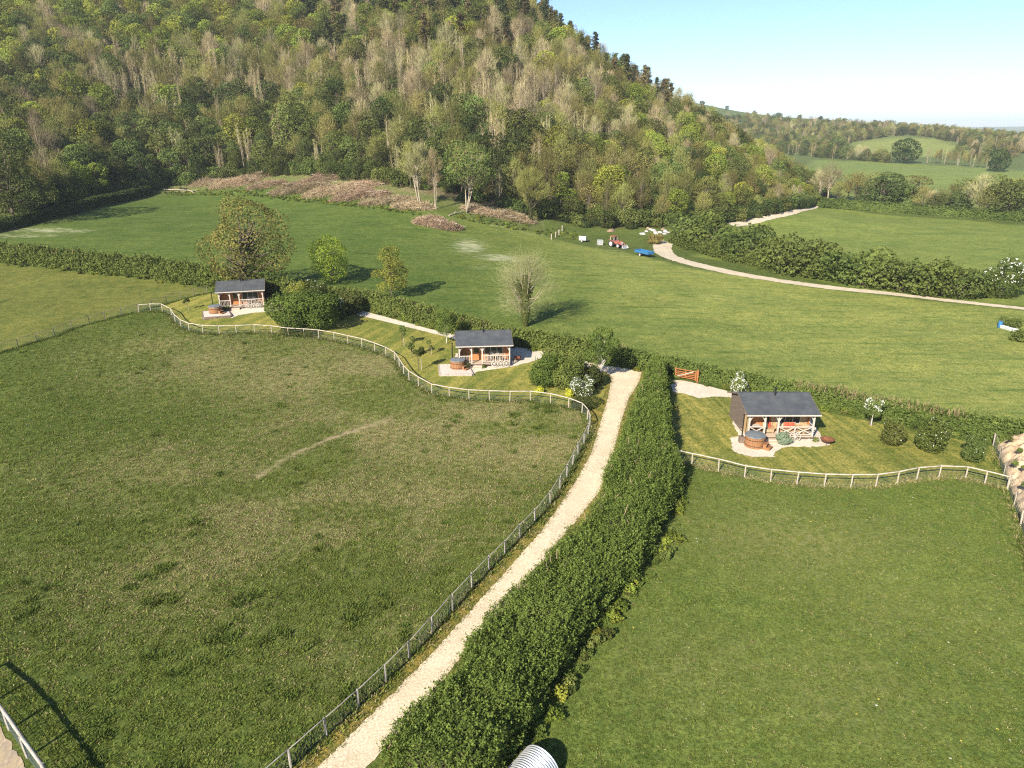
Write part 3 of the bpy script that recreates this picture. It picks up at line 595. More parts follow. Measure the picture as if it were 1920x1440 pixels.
# ------------------------------------------------------------------ the wooded hill
def pick(r, table):
    ks = list(table); p = np.array([table[k] for k in ks], float); return ks[r.choice(len(ks), p=p / p.sum())]
def wood_kind(r, u, v):                    # mix of trees over the hill as the photograph shows it
    if u > 930 and u < 1260 and v < 62 + (u - 980) * .66: return pick(r, dict(conifer=2, conifer_brown=2.0, bare_tan=1, olive=1, green=.7, budding=1))
    if v < 75 and u > 560: return pick(r, dict(conifer=4, conifer_brown=2.4, green=2, lime=1, bare_tan=1))
    if v < 130 and u > 560: return pick(r, dict(conifer_brown=1.4, conifer=1.2, green=2.4, olive=2.2, lime=1.8, bare_tan=.8, budding=1))
    if v < 125: return pick(r, dict(lime=4, green=2.6, budding=2, olive=1.4, bare_tan=.3))
    if u < 190: return pick(r, dict(green=2, budding=1.6, dark=2.6, bare_tan=.6, lime=.5))
    if v < 215 and u < 660: return pick(r, dict(bare_grey=3.6, bare_tan=2.0, budding=2.4, green=.7, lime=.3))
    if u < 660 and v < 330: return pick(r, dict(dark=2.6, green=2.4, bare_grey=1.2, budding=1.2, lime=.4))
    if u < 660: return pick(r, dict(dark=3, green=2.5, budding=1))
    if u < 1020 and v < 290: return pick(r, dict(bare_grey=4.0, bare_tan=2.2, budding=2.4, dark=.5, green=.5))
    if u < 1020: return pick(r, dict(dark=2, budding=2, green=1.5, bare_grey=1.4))
    if u < 1150 and v < 330: return pick(r, dict(bare_tan=2.4, bare_grey=1.4, budding=2.4, green=1, lime=.4))
    if v > 330: return pick(r, dict(green=2.4, lime=1.3, budding=2, bare_tan=1, olive=1, dark=.8))
    return pick(r, dict(bare_tan=1.7, lime=1.8, budding=2.4, olive=2, green=1.6))
r = np.random.default_rng(5)
def wood_points(sp, n=130000):
    W_ = np.array(WOOD); pts = []; grid = {}
    cand = np.c_[r.uniform(-300, 128, n), r.uniform(150, 480, n)]; d = pin(WOOD, cand[:, 0], cand[:, 1]); cand = cand[d > 1.0]; d = d[d > 1.0]
    for (x, y) in cand:
        g = (int(x // sp), int(y // sp)); ok = True
        for a in (-1, 0, 1):
            for b in (-1, 0, 1):
                for q in grid.get((g[0] + a, g[1] + b), ()):
                    if (q[0] - x) ** 2 + (q[1] - y) ** 2 < sp * sp: ok = False
        if ok: grid.setdefault(g, []).append((x, y)); pts.append((x, y))
    return np.array(pts)
wp = wood_points(4.3); wz = height(wp[:, 0], wp[:, 1]); wd = pin(WOOD, wp[:, 0], wp[:, 1])
rows = []
for (x, y), z, d in zip(wp, wz, wd):
    u, v, Z = to_px(x, y, z)
    if u < -160 or u > 1640 or v < -60: continue
    kind = wood_kind(r, u, v)
    crest = 1 if u < 950 else max(.55, 1 - (u - 950) / 1500)
    sc = r.uniform(.72, 1.12) * (.8 if d < 5 else 1) * crest
    rows.append((Z, x, y, z, kind, sc, u, v, int(r.integers(0, 3)), r.uniform(0, 6.28)))
rows.sort(key=lambda a: a[0])
TNAME = dict(lime='beech_tree', green='broadleaf_tree', dark='ivy_clad_tree', olive='oak_tree', bare_tan='ash_tree', bare_grey='ash_tree', budding='budding_tree', conifer='conifer_tree', conifer_brown='conifer_tree')
TDESC = dict(lime='fresh lime-green tree', green='mid-green leafy tree', dark='dark ivy-green tree', olive='olive-brown leafing tree', bare_tan='bare tan twiggy tree', bare_grey='bare tree with pale grey stems', budding='budding tree with yellowish twigs', conifer='dark conifer', conifer_brown='brownish conifer')
def zone_words(u, v):
    a = ('by the big edge tree', 'above the trimmed hedge', 'above the meadow corner', 'above the first brush heaps', 'above the reddish brush heap', 'above the tall brush heap', 'behind the bare clearing trees', 'behind the forked green tree', 'by the fan-shaped tree', 'above the white trailer', 'above the tractor', 'above the dumped sacks', 'above the track fork', 'above the curving track', 'near the wood end')[int(np.searchsorted([90, 200, 330, 450, 560, 660, 800, 900, 1000, 1090, 1160, 1230, 1300, 1400], u))]
    b = 'at the wood edge' if v > 335 else 'low on the hill' if v > 270 else 'midway up the hill' if v > 170 else 'high on the hill'
    return b + ' ' + a
IND = 290
for Z, x, y, z, kind, sc, u, v, var, rz in rows[:IND]:
    put_tree(kind, var, TNAME[kind], (x, y, z - .1), sc, rz, ('smallish ' if sc < .72 else 'tall ' if sc > .95 else '') + TDESC[kind] + ' ' + zone_words(u, v), 'tree', 'trees of the wooded hill', r.uniform(.9, 1.1))
ALLK = list(TNAME); kidx = {}; srcs = []
for k in ALLK:
    for j in range(3): kidx[k, j] = len(srcs); srcs.append(KINDS[k][j])
rest = rows[IND:]
scatter('woodland', [(a[1], a[2], a[3] - .1) for a in rest], [a[9] for a in rest], [a[5] for a in rest], [kidx[a[4], a[8]] for a in rest], srcs, 'mixed spring woodland covering the upper hillside')
up = wood_points(3.6, 60000); uz = height(up[:, 0], up[:, 1]); sel = [i for i in range(len(up)) if to_px(up[i, 0], up[i, 1], uz[i])[2] < 330 and r.random() < .6]
up = up[sel]; uz = uz[sel]
us = KINDS['understory'] + KINDS['shrub'][:2] + KINDS['shrub_olive'][:1]
scatter('undergrowth', np.c_[up, uz - .1], r.uniform(0, 6.28, len(up)), r.uniform(.35, .8, len(up)), r.integers(0, len(us), len(up)), us, 'dark green undergrowth beneath the hillside trees')

# ------------------------------------------------------------------ far countryside
def field_tree(kind, var, name, px, py, hpx, label, cat='tree', group=None, wide=1.0):
    p = G(px, py); Z = to_px(*p)[2]; h = hpx * Z / FPX; me = KINDS[kind][var % 3][1][1]
    hh = max(c[2] for c in me.vertices[0:1] and [v.co for v in me.vertices])
    s = h / hh; o = put_tree(kind, var, name, (p.x, p.y, p.z - .1), s, r.uniform(0, 6.28), label, cat, group); o.scale = (s * wide, s * wide, s); return o
leafy('oak_round', 201, 15, 20, 1.0, 9000, 1.0, 'oakdark', 60, squash=.7); KINDS['oak_round'] *= 3
field_tree('oak_round', 0, 'oak_tree', 1694, 306, 47, 'big round dark oak standing alone on the far field edge')
field_tree('oak_round', 1, 'oak_tree', 1868, 322, 44, 'dark spreading oak at the far field edge near the picture side', wide=.85)
field_tree('green', 1, 'broadleaf_tree', 1568, 288, 32, 'yellow-green round tree beside the far domed field', wide=1.5)
for i, px in enumerate(np.linspace(1742, 1850, 13)):
    field_tree('budding' if i % 3 else 'bare_grey', i, 'row_tree', px + r.normal() * 2, 305 + (px - 1742) * .1, 27 + r.normal() * 2, 'slim bare tree in the planted row between the two dark oaks', group='planted row of slim trees', wide=.8)
# tree belt beyond the right-hand field
BORD = 'first second third fourth fifth sixth seventh eighth ninth tenth eleventh twelfth thirteenth fourteenth fifteenth sixteenth seventeenth eighteenth nineteenth twentieth twenty-first twenty-second twenty-third'.split()
belt = [(1535, 372, 48, 'bare_tan'), (1552, 376, 66, 'bare_tan'), (1570, 382, 40, 'budding'), (1588, 378, 44, 'olive'), (1604, 384, 58, 'budding'), (1622, 388, 34, 'dark'), (1640, 384, 52, 'olive'), (1655, 392, 60, 'dark'), (1672, 392, 48, 'budding'), (1690, 394, 46, 'green'), (1708, 392, 54, 'olive'),
        (1726, 398, 46, 'budding'), (1742, 400, 40, 'bare_tan'), (1758, 402, 36, 'green'), (1776, 400, 52, 'budding'), (1792, 404, 40, 'dark'), (1812, 402, 58, 'olive'), (1830, 408, 76, 'bare_tan'), (1848, 410, 60, 'budding'), (1866, 408, 68, 'green'), (1884, 412, 64, 'dark'), (1902, 410, 74, 'budding'), (1920, 414, 66, 'green')]
for i, (px, py, h, k) in enumerate(belt):
    w_ = BORD[i] + ' from the wood end'
    field_tree(k, i, TNAME[k], px, py, h * 1.15, TDESC[k] + ' in the distant belt, ' + w_, group='tree belt beyond the bright field', wide=1.5)
# far wooded hillside and hedges: a mass
fp = []
for (u0, u1, fn, n) in [(1290, 1600, lambda u: (216 + (u - 1290) * .07, 288), 900), (1580, 1925, lambda u: (235 + (u - 1580) * .08, 252 + abs(u - 1700) * .16), 800), (1790, 1925, lambda u: (262, 300), 110), (1440, 1600, lambda u: (262, 292), 60)]:
    for _ in range(n):
        u = r.uniform(u0, u1); a, b = fn(u); fp.append(G(u, r.uniform(a, b)))
for u in np.arange(1520, 1925, 3.0): fp.append(G(u, 294 + (u - 1520) * .075 if u < 1660 else 305 + (u - 1660) * .11))
fp = [p for p in fp if pin(Zn['f2'], np.array([p.x]), np.array([p.y]))[0] < -4 and pin(Zn['f1'], np.array([p.x]), np.array([p.y]))[0] < 6]
fk = ['budding', 'bare_tan', 'green', 'dark', 'olive', 'bare_grey', 'understory', 'shrub']; fs = [KINDS[k][j] for k in fk for j in (0, 1)]
pk = np.array([3, .6, 2.2, 3.0, 2.2, 1.4, 1.0, 1.4]).repeat(2); 
scatter('far_woodland', [(p.x, p.y, p.z - 2.6) for p in fp], r.uniform(0, 6.28, len(fp)), r.uniform(.6, 1.05, len(fp)), r.choice(len(fs), len(fp), p=pk / pk.sum()), fs, 'distant wooded hillside and field hedges')
edge = []
for a, b in zip(WOODW[1:-1], WOODW[2:]):
    for f in np.arange(0, 1, 1.9 / max(2, (b - a).length)):
        for o in (0.5, 3.0, 5.5): q = a.lerp(b, f); edge.append((q.x + r.normal() * .8, q.y + o + r.normal() * .9))
edge = np.array([e for e in edge if not (G(800, 380).x - 8 < e[0] < G(960, 400).x and r.random() < .75)])
scatter('edge_scrub', np.c_[edge, height(edge[:, 0], edge[:, 1]) - .1], r.uniform(0, 6.28, len(edge)), r.uniform(.5, 1.0, len(edge)), r.integers(0, len(us), len(edge)), us, 'dense scrub reaching the ground along the wood edge')
for i in range(9):
    u = 1330 + i * 44 + r.normal() * 8; field_tree('understory', i, 'skyline_bush', u, 193 + (u - 1300) * .085 + 2, 5 + 4 * r.random(), 'tiny dark bush on the far hill crest against the sky', 'bush', 'bushes along the far crest')
# ------------------------------------------------------------------ hedges
def hedge(name, path, hw, ht, dens, leaf, mat, label, seed, amp=.3, dry=0.0, drymat='drytop', cat='hedge', shoots=0, shootlen=.35):
    """a grown hedge along a ground path: a solid dark filler core inside, leaf sprays over an uneven rounded body"""
    r = np.random.default_rng(seed); q = smooth_poly(path, 2, False); A = np.array([(p.x, p.y) for p in q])
    sl_ = np.r_[0, np.cumsum(np.hypot(*np.diff(A, axis=0).T))]; L = sl_[-1]
    def frame(s):
        x = np.interp(s, sl_, A[:, 0]); y = np.interp(s, sl_, A[:, 1]); e = .8
        dx = np.interp(s + e, sl_, A[:, 0]) - np.interp(s - e, sl_, A[:, 0]); dy = np.interp(s + e, sl_, A[:, 1]) - np.interp(s - e, sl_, A[:, 1])
        l = np.hypot(dx, dy) + 1e-9; return x, y, dy / l, -dx / l          # right-hand normal
    f = lambda v, s: np.interp(s / L, np.linspace(0, 1, len(v)), v) if hasattr(v, '__len__') else np.full_like(s, v)
    def body(s, th, k=1.0):
        c, sn = np.cos(th), np.sin(th); H = f(ht, s); Wd = f(hw, s)
        bump = 1 + amp * (vnoise(s, th * 2.2, 3.3, seed) - .5) * .7 + amp * .75 * (vnoise(s, th * 3.0, 1.1, seed + 1) - .5) + amp * .6 * (vnoise(s, th * 7, .45, seed + 2) - .5)
        endf = np.sqrt(np.clip(np.minimum(s, L - s) / 1.2, .02, 1))
        a = np.sign(c) * np.abs(c) ** .6 * Wd * bump * k * endf; z = np.abs(sn) ** .55 * H * bump * k * endf
        x, y, nx, ny = frame(s); X, Y = x + nx * a, y + ny * a
        return X, Y, z, nx * c * 1.0, ny * c * 1.0, sn
    n = int(L * (2 * np.mean(ht) + 2 * np.mean(hw)) * dens); s = r.uniform(0, L, n)
    _t = np.linspace(0, math.pi, 400); _a = np.sign(np.cos(_t)) * np.abs(np.cos(_t)) ** .6 * np.mean(hw); _z = np.sin(_t) ** .55 * np.mean(ht); _l = np.r_[0, np.cumsum(np.hypot(np.diff(_a), np.diff(_z)))]
    th = np.interp(r.random(n) * _l[-1], _l, _t)
    X, Y, z, a, b, c = body(s, th, 1 - .28 * r.random(n) ** 2); Z = height(A[:, 0], A[:, 1]); zz = np.interp(s, sl_, Z)
    gz = zz - .05
    P = np.c_[X, Y, gz + z]; N = np.c_[a, b, c] + .6 * r.normal(size=(n, 3)); N[:, 2] += .2
    tone = vnoise(s, th * 3, 1.7, seed + 3) * .5 + vnoise(s, th * 2, 6.0, seed + 4) * .6
    t = np.clip(tone * .75 + .45 * r.random(n) - .2, 0, 1)
    if shoots:
        m = int(L * shoots); ss_ = r.uniform(0, L, m); t_ = np.interp(r.random(m) * _l[-1], _l, _t); X, Y, z_, a, b, c = body(ss_, t_, .97)
        B = np.c_[X, Y, np.interp(ss_, sl_, Z) - .05 + z_]; D = unit(np.c_[a * .7, b * .7, c * .5 + .75] + .4 * r.normal(size=(m, 3))); ln = shootlen * r.uniform(.4, 1.3, (m, 1)); k = 7
        f_ = np.repeat(np.linspace(0, 1, k)[None], m, 0).reshape(-1, 1); Bk = np.repeat(B, k, 0) + np.repeat(D * ln, k, 0) * f_ + r.normal(size=(m * k, 3)) * .035
        P = np.r_[P, Bk]; N = np.r_[N, np.repeat(D, k, 0) * .3 + rdir(r, m * k) + [0, 0, .25]]; t = np.r_[t, np.clip(np.repeat(r.uniform(.15, .9, m), k) + .25 * f_[:, 0], 0, 1)]
    org = Vector((A[len(A) // 2, 0], A[len(A) // 2, 1], 0)); org.z = hz(org.x, org.y); o3 = np.array(org)
    root = empty(name, org, 0, label, cat)
    mobj('foliage', leaf_mesh(name + '_foliage', P - o3, N, leaf, M[mat], r, .62, t), root)
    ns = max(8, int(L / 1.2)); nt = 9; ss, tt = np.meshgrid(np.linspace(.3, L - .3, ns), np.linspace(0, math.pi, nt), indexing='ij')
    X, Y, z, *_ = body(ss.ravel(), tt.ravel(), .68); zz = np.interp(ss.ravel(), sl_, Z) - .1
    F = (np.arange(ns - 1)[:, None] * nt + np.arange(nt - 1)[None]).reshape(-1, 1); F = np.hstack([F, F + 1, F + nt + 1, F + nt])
    mobj('stems', np_mesh(name + '_stems', np.c_[X, Y, zz + z] - o3, F, M['core'], None, True), root)  # solid dark core added so the foliage isn't see-through, not separate stems
    if dry:
        m = int(L * dry); s = r.uniform(0, L, m); keep = vnoise(s, s * 0, 5, seed + 9) > .45; s = s[keep]; m = len(s)
        th = r.uniform(.15, 1.9, m) if dry > 0 else 0; th = math.pi - th; X, Y, z, *_ = body(s, th, 1.0); zz = np.interp(s, sl_, Z)
        B = np.c_[X, Y, zz + z - .25] - o3; d = unit(np.c_[r.normal(size=(m, 2)) * .35, np.ones(m)]); sd = unit(np.cross(d, rdir(r, m))); l = r.uniform(.35, .9, (m, 1)); w = .035
        V = np.stack([B - sd * w, B + sd * w, B + d * l + sd * w * .4, B + d * l - sd * w * .4], 1).reshape(-1, 3)
        mobj('dry_stems', np_mesh(name + '_dry', V, np.arange(len(V)).reshape(-1, 4), M[drymat], [('tint', 'FACE', r.random(m))]), root)
    return root
def offset_path(pts, d):                   # shift a ground path sideways (left of travel positive)
    q = [Vector((p.x, p.y)) for p in pts]; out = []
    for i, p in enumerate(q):
        t = (q[min(i + 1, len(q) - 1)] - q[max(i - 1, 0)]).normalized(); out.append(p + Vector((-t.y, t.x)) * d)
    return out
h1l = GL([(690, 1480), (760, 1400), (850, 1280), (915, 1200), (985, 1115), (1050, 1035), (1100, 985), (1150, 920), (1170, 865), (1185, 800), (1203, 745), (1222, 700)])
h1w = [3.0, 2.9, 2.9, 2.9, 3.0, 3.2, 3.3, 2.8, 2.2, 1.8, 1.35, .85]
h1c = []
for i, p in enumerate(h1l):
    a = h1l[max(i - 1, 0)]; b = h1l[min(i + 1, len(h1l) - 1)]; t = Vector((b.x - a.x, b.y - a.y)).normalized(); h1c.append(Vector((p.x, p.y)) + Vector((t.y, -t.x)) * h1w[i] * .86)
hedge('tall_hedge', h1c, [w * .82 for w in h1w], [2.5, 2.6, 2.3, 2.5, 2.3, 2.5, 2.7, 2.5, 2.6, 2.4, 2.5, 2.3], 480, .11, 'hedge', 'tall bushy hedge running diagonally beside the gravel track', 301, .34, 5, 'brush', shoots=240, shootlen=.34)
hb = [(p.x, p.y) for p in GL(HEDGE_F)]
hp = [Vector(p) for p in hb]
hedge('field_hedge', offset_path(hp[:7], 1.9), 1.9, [2.6, 2.8, 2.6, 2.4, 2.6, 2.4, 2.4], 95, .30, 'hedgefar', 'thick rough hedge along the strip of grass left of the far cabin', 302, .5, 12, shoots=40, shootlen=.7)
hedge('field_hedge', offset_path(hp[6:16], 1.6), 1.6, [2.4, 2.2, 1.8, 1.8, 1.7, 1.7, 1.6, 1.5, 1.6], 120, .26, 'hedgefar', 'leafy hedge behind the two cabins on the curving lawn', 303, .45, 14, shoots=40, shootlen=.6)
hedge('field_hedge', offset_path(hp[15:], 1.5), 1.35, [1.5, 1.5, 1.4, 1.4, 1.5, 1.6, 1.7], 150, .22, 'hedgefar', 'low hedge with brown dry stems behind the cabin on the striped lawn', 304, .4, 60, shoots=40, shootlen=.5)
hedge('trimmed_hedge', GL([(-70, 448), (0, 432), (80, 412), (150, 397), (220, 378), (280, 362)]), 1.6, [2.2, 2.4, 2.4, 2.6, 2.6], 70, .34, 'dark', 'dark trimmed hedge leading up to the wood along the upper meadow', 305, .2)
hedge('trackside_hedge', GL([(1330, 416), (1400, 406), (1450, 399), (1500, 390), (1520, 384)]), 1.8, [3.0, 3.5, 3.5, 3.5, 3.0], 55, .42, 'dark', 'dark clipped hedge between the wood and its curving track', 306, .2)
hedge('distant_hedge', GL([(1530, 386), (1600, 391), (1680, 398), (1760, 404), (1840, 410), (1960, 418)]), 2.2, 3.2, 34, .55, 'hedgefar', 'hedge under the tree belt beyond the bright field', 307, .35)
hedge('roadside_scrub', GL([(1268, 452), (1330, 476), (1420, 500), (1520, 518), (1640, 532), (1760, 545), (1870, 556)]), 2.2, [2.0, 2.2, 2.0, 1.9, 1.9, 1.9], 70, .36, 'hedgefar', 'scrubby bank of growth between chalk track and bright field', 308, .5, 10, shoots=30, shootlen=.8)
ORD = 'first second third fourth fifth sixth seventh eighth ninth tenth eleventh twelfth thirteenth fourteenth fifteenth sixteenth seventeenth'.split()
shr = [(1275, 442, 46, 1.0), (1305, 452, 52, 1.1), (1335, 462, 58, 1.1), (1362, 470, 50, 1.0), (1392, 482, 56, 1.2), (1425, 490, 52, 1.1), (1455, 498, 58, 1.2), (1490, 506, 56, 1.1), (1520, 512, 62, 1.2), (1552, 518, 50, 1.0), (1585, 524, 58, 1.2), (1620, 530, 62, 1.3), (1655, 534, 52, 1.1), (1695, 540, 60, 1.2), (1730, 545, 56, 1.2), (1765, 549, 64, 1.2), (1795, 552, 52, 1.1)]
for i, (px, py, h, w) in enumerate(shr):
    w_ = 'nearest the track fork' if i < 3 else 'below the curving track' if i < 7 else 'along the middle of the bank' if i < 12 else 'towards the white blossoming bush'
    field_tree('shrub_olive' if i % 3 != 1 else 'shrub', i, 'big_shrub', px, py + 6, h * (1.12 + .25 * (i * 7 % 5) / 5), ('olive-green' if i % 3 != 1 else 'fresh green') + ' big shrub beside the chalk track, ' + ORD[i] + ' from the track fork', 'shrub', 'big shrubs beside the chalk track', w)

# ------------------------------------------------------------------ single trees and bushes
def blossoms(k, r, L, n, size, mat='blossom', top=.0):
    P, N, t = lumps_sample(L, n, r, .08, .9); keep = P[:, 2] > np.quantile(P[:, 2], top); 
    cl = vnoise(P[:, 0] * 3 + 40, P[:, 1] * 3 + P[:, 2] * 2 + 40, 1.6, 5) > .42; keep &= cl
    return [('blossom', leaf_mesh(k + '_blossom', P[keep] * [1.03, 1.03, 1.02], N[keep] + [0, 0, .4], size, M[mat], r, .9))]
def own(kind): KINDS[kind] = KINDS[kind][-1:] * 3
bare('field_ash', 401, 13.0, 12.5, 2.0, 52, 4600, 'twigash', 'barkpale', .014, 1.6, .26, buds=1500, budsize=.12, up=.12, ivy=4200, ivymat='green', topness=1.05, jit=.07); own('field_ash')
field_tree('field_ash', 0, 'ash_tree', 985, 612, 160, 'bare ivy-clad ash standing alone behind the middle cabin')
def big_extra(r, L):
    n = 1800; zz = r.uniform(1, 10.5, n); a = r.uniform(0, 6.28, n); rad = .5 + .5 * np.sin(zz / 10.5 * 3.1); P = np.c_[np.cos(a) * rad, np.sin(a) * rad, zz]
    return [('ivy', leaf_mesh('field_oak_ivy', P, np.c_[np.cos(a), np.sin(a), .3 + 0 * a] + .5 * r.normal(size=(n, 3)), .3, M['dark'], r))]
leafy('field_oak', 402, 14.5, 14.5, 0.6, 24000, .33, 'olive', 64, 'bark', .85, 1, .8, .42, big_extra); own('field_oak')
field_tree('field_oak', 0, 'oak_tree', 474, 548, 178, 'large olive-gold tree leafing out in the hedge behind the far cabin')
leafy('lime_cone', 403, 8.4, 7.6, .4, 20000, .22, 'limeb', 46, 'bark', 1.35, squash=.9); own('lime_cone')
field_tree('lime_cone', 0, 'beech_tree', 624, 531, 92, 'bright lime-green young tree in the hedge above the white-blossom bushes')
leafy('gold_tree', 404, 9.2, 6.4, 0.5, 9500, .23, 'gold', 34, 'bark', .9); own('gold_tree')
field_tree('gold_tree', 0, 'maple_tree', 735, 558, 98, 'golden-green tree in the hedge casting a long shadow')
leafy('edge_big', 405, 17, 15, .5, 14000, .42, 'dark', 46, 'bark', 1.0, squash=.7); own('edge_big')
field_tree('edge_big', 0, 'oak_tree', 28, 418, 172, 'big dark tree at the picture edge by the trimmed hedge')
leafy('clear_tree', 406, 15, 14, 6.0, 9000, .42, 'green', 34, 'barkpale', .8, 3, .6, .3); own('clear_tree')
field_tree('clear_tree', 0, 'maple_tree', 872, 398, 130, 'round-crowned green tree with pale forked stems in the felled clearing')
bare('clear_bare', 407, 14, 9, 6, 26, 2400, 'twiggrey', 'barkpale', .03, 1.6, .3, 3, 200); own('clear_bare')
field_tree('clear_bare', 0, 'ash_tree', 790, 388, 128, 'bare pale multi-stemmed tree left standing in the felled clearing')
field_tree('clear_bare', 0, 'ash_tree', 815, 392, 118, 'slim bare pale tree just beside the multi-stemmed one in the clearing', wide=.6)
bare('clear_bare2', 408, 13, 10, 4, 30, 3000, 'twiggreen', 'bark', .026, 1.5, .3, 1, 900, .25, ivy=900); own('clear_bare2')
field_tree('clear_bare2', 0, 'ash_tree', 995, 418, 108, 'fan-shaped bare tree with ivy trunk at the end of the clearing')
leafy('birch', 409, 6.0, 3.6, 1.2, 12000, .15, 'hedge', 26, 'birch', 1.1, 1, .9, .09); own('birch')
field_tree('birch', 0, 'birch_tree', 1125, 713, 104, 'white-stemmed birch beside the bend of the gravel track')
field_tree('birch', 0, 'birch_tree', 837, 644, 70, 'small white-stemmed birch behind the middle cabin')
for i, (px, py, h, lb) in enumerate([(754, 649, 42, 'staked sapling nearest the gravel path on the curving lawn'), (772, 672, 44, 'thin staked sapling on the curving lawn beside the fence bend'), (806, 665, 32, 'small staked sapling on the lawn left of the middle cabin'), (785, 695, 48, 'bushier staked sapling by the fence bend below the others'), (352, 582, 26, 'little sapling on the lawn beside the far cabin')]):
    k = 'sapling%d' % i; leafy(k, 420 + i, 2.6, 1.15, .9, 800, .14, 'green', 8, 'bark', 1.2, 1, 1.0, .03); own(k)
    o = field_tree(k, 0, 'sapling', px, py, h, lb)
    mb = MB(); mb.tube([(.28, 0, -.2), (.28, 0, 1.15)], .035, 5); mb.build('stake', M['barkpale'], o)
def bush(name, px, py, w, h, n, size, mat, label, seed, nb=0, bs=.1, nl=12, bmat='blossom', top=0.0, stem=0):
    p = G(px, py); k = 'own_%d' % seed; parts, L = bushkind(k, seed, h, w, int(n * 2.6), size, mat, nl)
    if stem: L = [(a, b, c + stem, d, e, f) for a, b, c, d, e, f in L]
    root = empty(name, (p.x, p.y, p.z), 0, label, 'bush')
    for nm, me in parts:
        o = mobj(nm, me, root)
        if stem and nm == 'foliage': o.location = (0, 0, stem)
    if stem: MB().tube([(0, 0, -.2), (0, 0, stem + h * .4)], [.06, .04], 6).build('trunk', M['birch'], root)
    if nb:
        for nm, me in blossoms(k, np.random.default_rng(seed), L, int(nb * 1.0), bs, bmat, top): mobj(nm, me, root)
    return root
# clump beside the far cabin
bush('evergreen_bush', 555, 612, 6.5, 4.6, 6500, .22, 'hedge', 'large dark rounded bush right beside the far cabin', 501, nl=16)
bush('evergreen_bush', 600, 614, 6.0, 4.2, 6000, .22, 'hedge', 'large dark rounded bush at the path side of the far clump', 502, nl=16)
bush('blossom_bush', 590, 588, 4.5, 4.8, 2600, .2, 'green', 'green bush topped with white blossom behind the far dark bushes', 503, 260, .18, top=.75)
bush('blossom_bush', 560, 585, 3.0, 5.0, 1500, .2, 'lime', 'yellowish blossom bush behind the far cabin clump', 504, 160, .15, top=.5, bmat='blossom')
bush('blossom_bush', 637, 598, 2.4, 3.0, 1300, .18, 'green', 'narrow white-blossomed bush where the path leaves the far clump', 505, 360, .16, top=.4)
bush('evergreen_bush', 660, 588, 3.6, 2.8, 2600, .2, 'dark', 'low dark bush on the hedge side of the path', 506)
# clump between the middle cabin and the track
bush('evergreen_bush', 1022, 722, 4.2, 3.7, 5200, .17, 'hedge', 'dark green bush right of the middle cabin nearest the lawn', 507, nl=14)
bush('evergreen_bush', 1060, 726, 4.0, 3.9, 5200, .17, 'hedgefar', 'olive-green bush in the middle of the trackside clump', 508, nl=14)
bush('blossom_bush', 1093, 741, 2.6, 2.2, 2200, .14, 'green', 'bush covered in white blossom beside the track verge', 509, 1500, .12)
bush('yellow_shrub', 1067, 744, 1.1, 1.0, 700, .12, 'yellow', 'small bright yellow shrub beside the white blossom bush', 510, nl=6)
bush('yellow_shrub', 1010, 736, 1.4, .55, 420, .11, 'yellow', 'low sprawling yellow shrub at the lawn edge by the fence', 511, nl=6)
bush('evergreen_bush', 1105, 722, 3.2, 2.6, 3400, .17, 'dark', 'dark bush beneath the trackside birch', 512)
bush('evergreen_bush', 1050, 696, 3.6, 2.4, 3000, .18, 'green', 'green bush behind the trackside clump near the path', 513)
bush('blossom_bush', 1032, 690, 1.6, 2.0, 700, .15, 'green', 'small bush with white flower heads above the trackside clump', 514, 420, .12, top=.3)
bush('ground_bush', 1095, 760, 3.4, .7, 1800, .13, 'dark', 'low dark ground cover under the blossom bush by the fence', 515)
bush('ground_bush', 560, 622, 6.0, .8, 2200, .16, 'green', 'low rough growth in front of the far dark bushes', 516)
# lawn of the near cabin
bush('hawthorn_bush', 1384, 740, 2.1, 2.9, 2000, .13, 'green', 'white-blossomed hawthorn beside the roof of the cabin on the striped lawn', 520, 1500, .12)
bush('hawthorn_tree', 1633, 798, 1.7, 1.9, 1300, .12, 'green', 'white-flowered young hawthorn with bare pale stem on the striped lawn', 521, 700, .11, top=.2, stem=.95)
bush('lawn_shrub', 1670, 833, 2.3, 2.3, 2100, .13, 'green', 'rounded shrub with few white flowers next to the young hawthorn', 522, 110, .09, top=.3)
bush('lawn_shrub', 1742, 845, 3.0, 3.6, 3000, .14, 'hedgefar', 'tallest leafy shrub on the striped lawn, dotted with white flowers', 523, 300, .1, top=.2)
bush('lawn_shrub', 1822, 864, 2.1, 2.2, 1900, .13, 'green', 'shrub nearest the soil bank on the striped lawn', 524, 140, .09, top=.2)
bush('hawthorn_bush', 1872, 556, 8.0, 6.4, 5200, .24, 'hedgefar', 'big white-blossomed hawthorn at the end of the chalk track shrubs', 525, 2000, .24, top=.35)
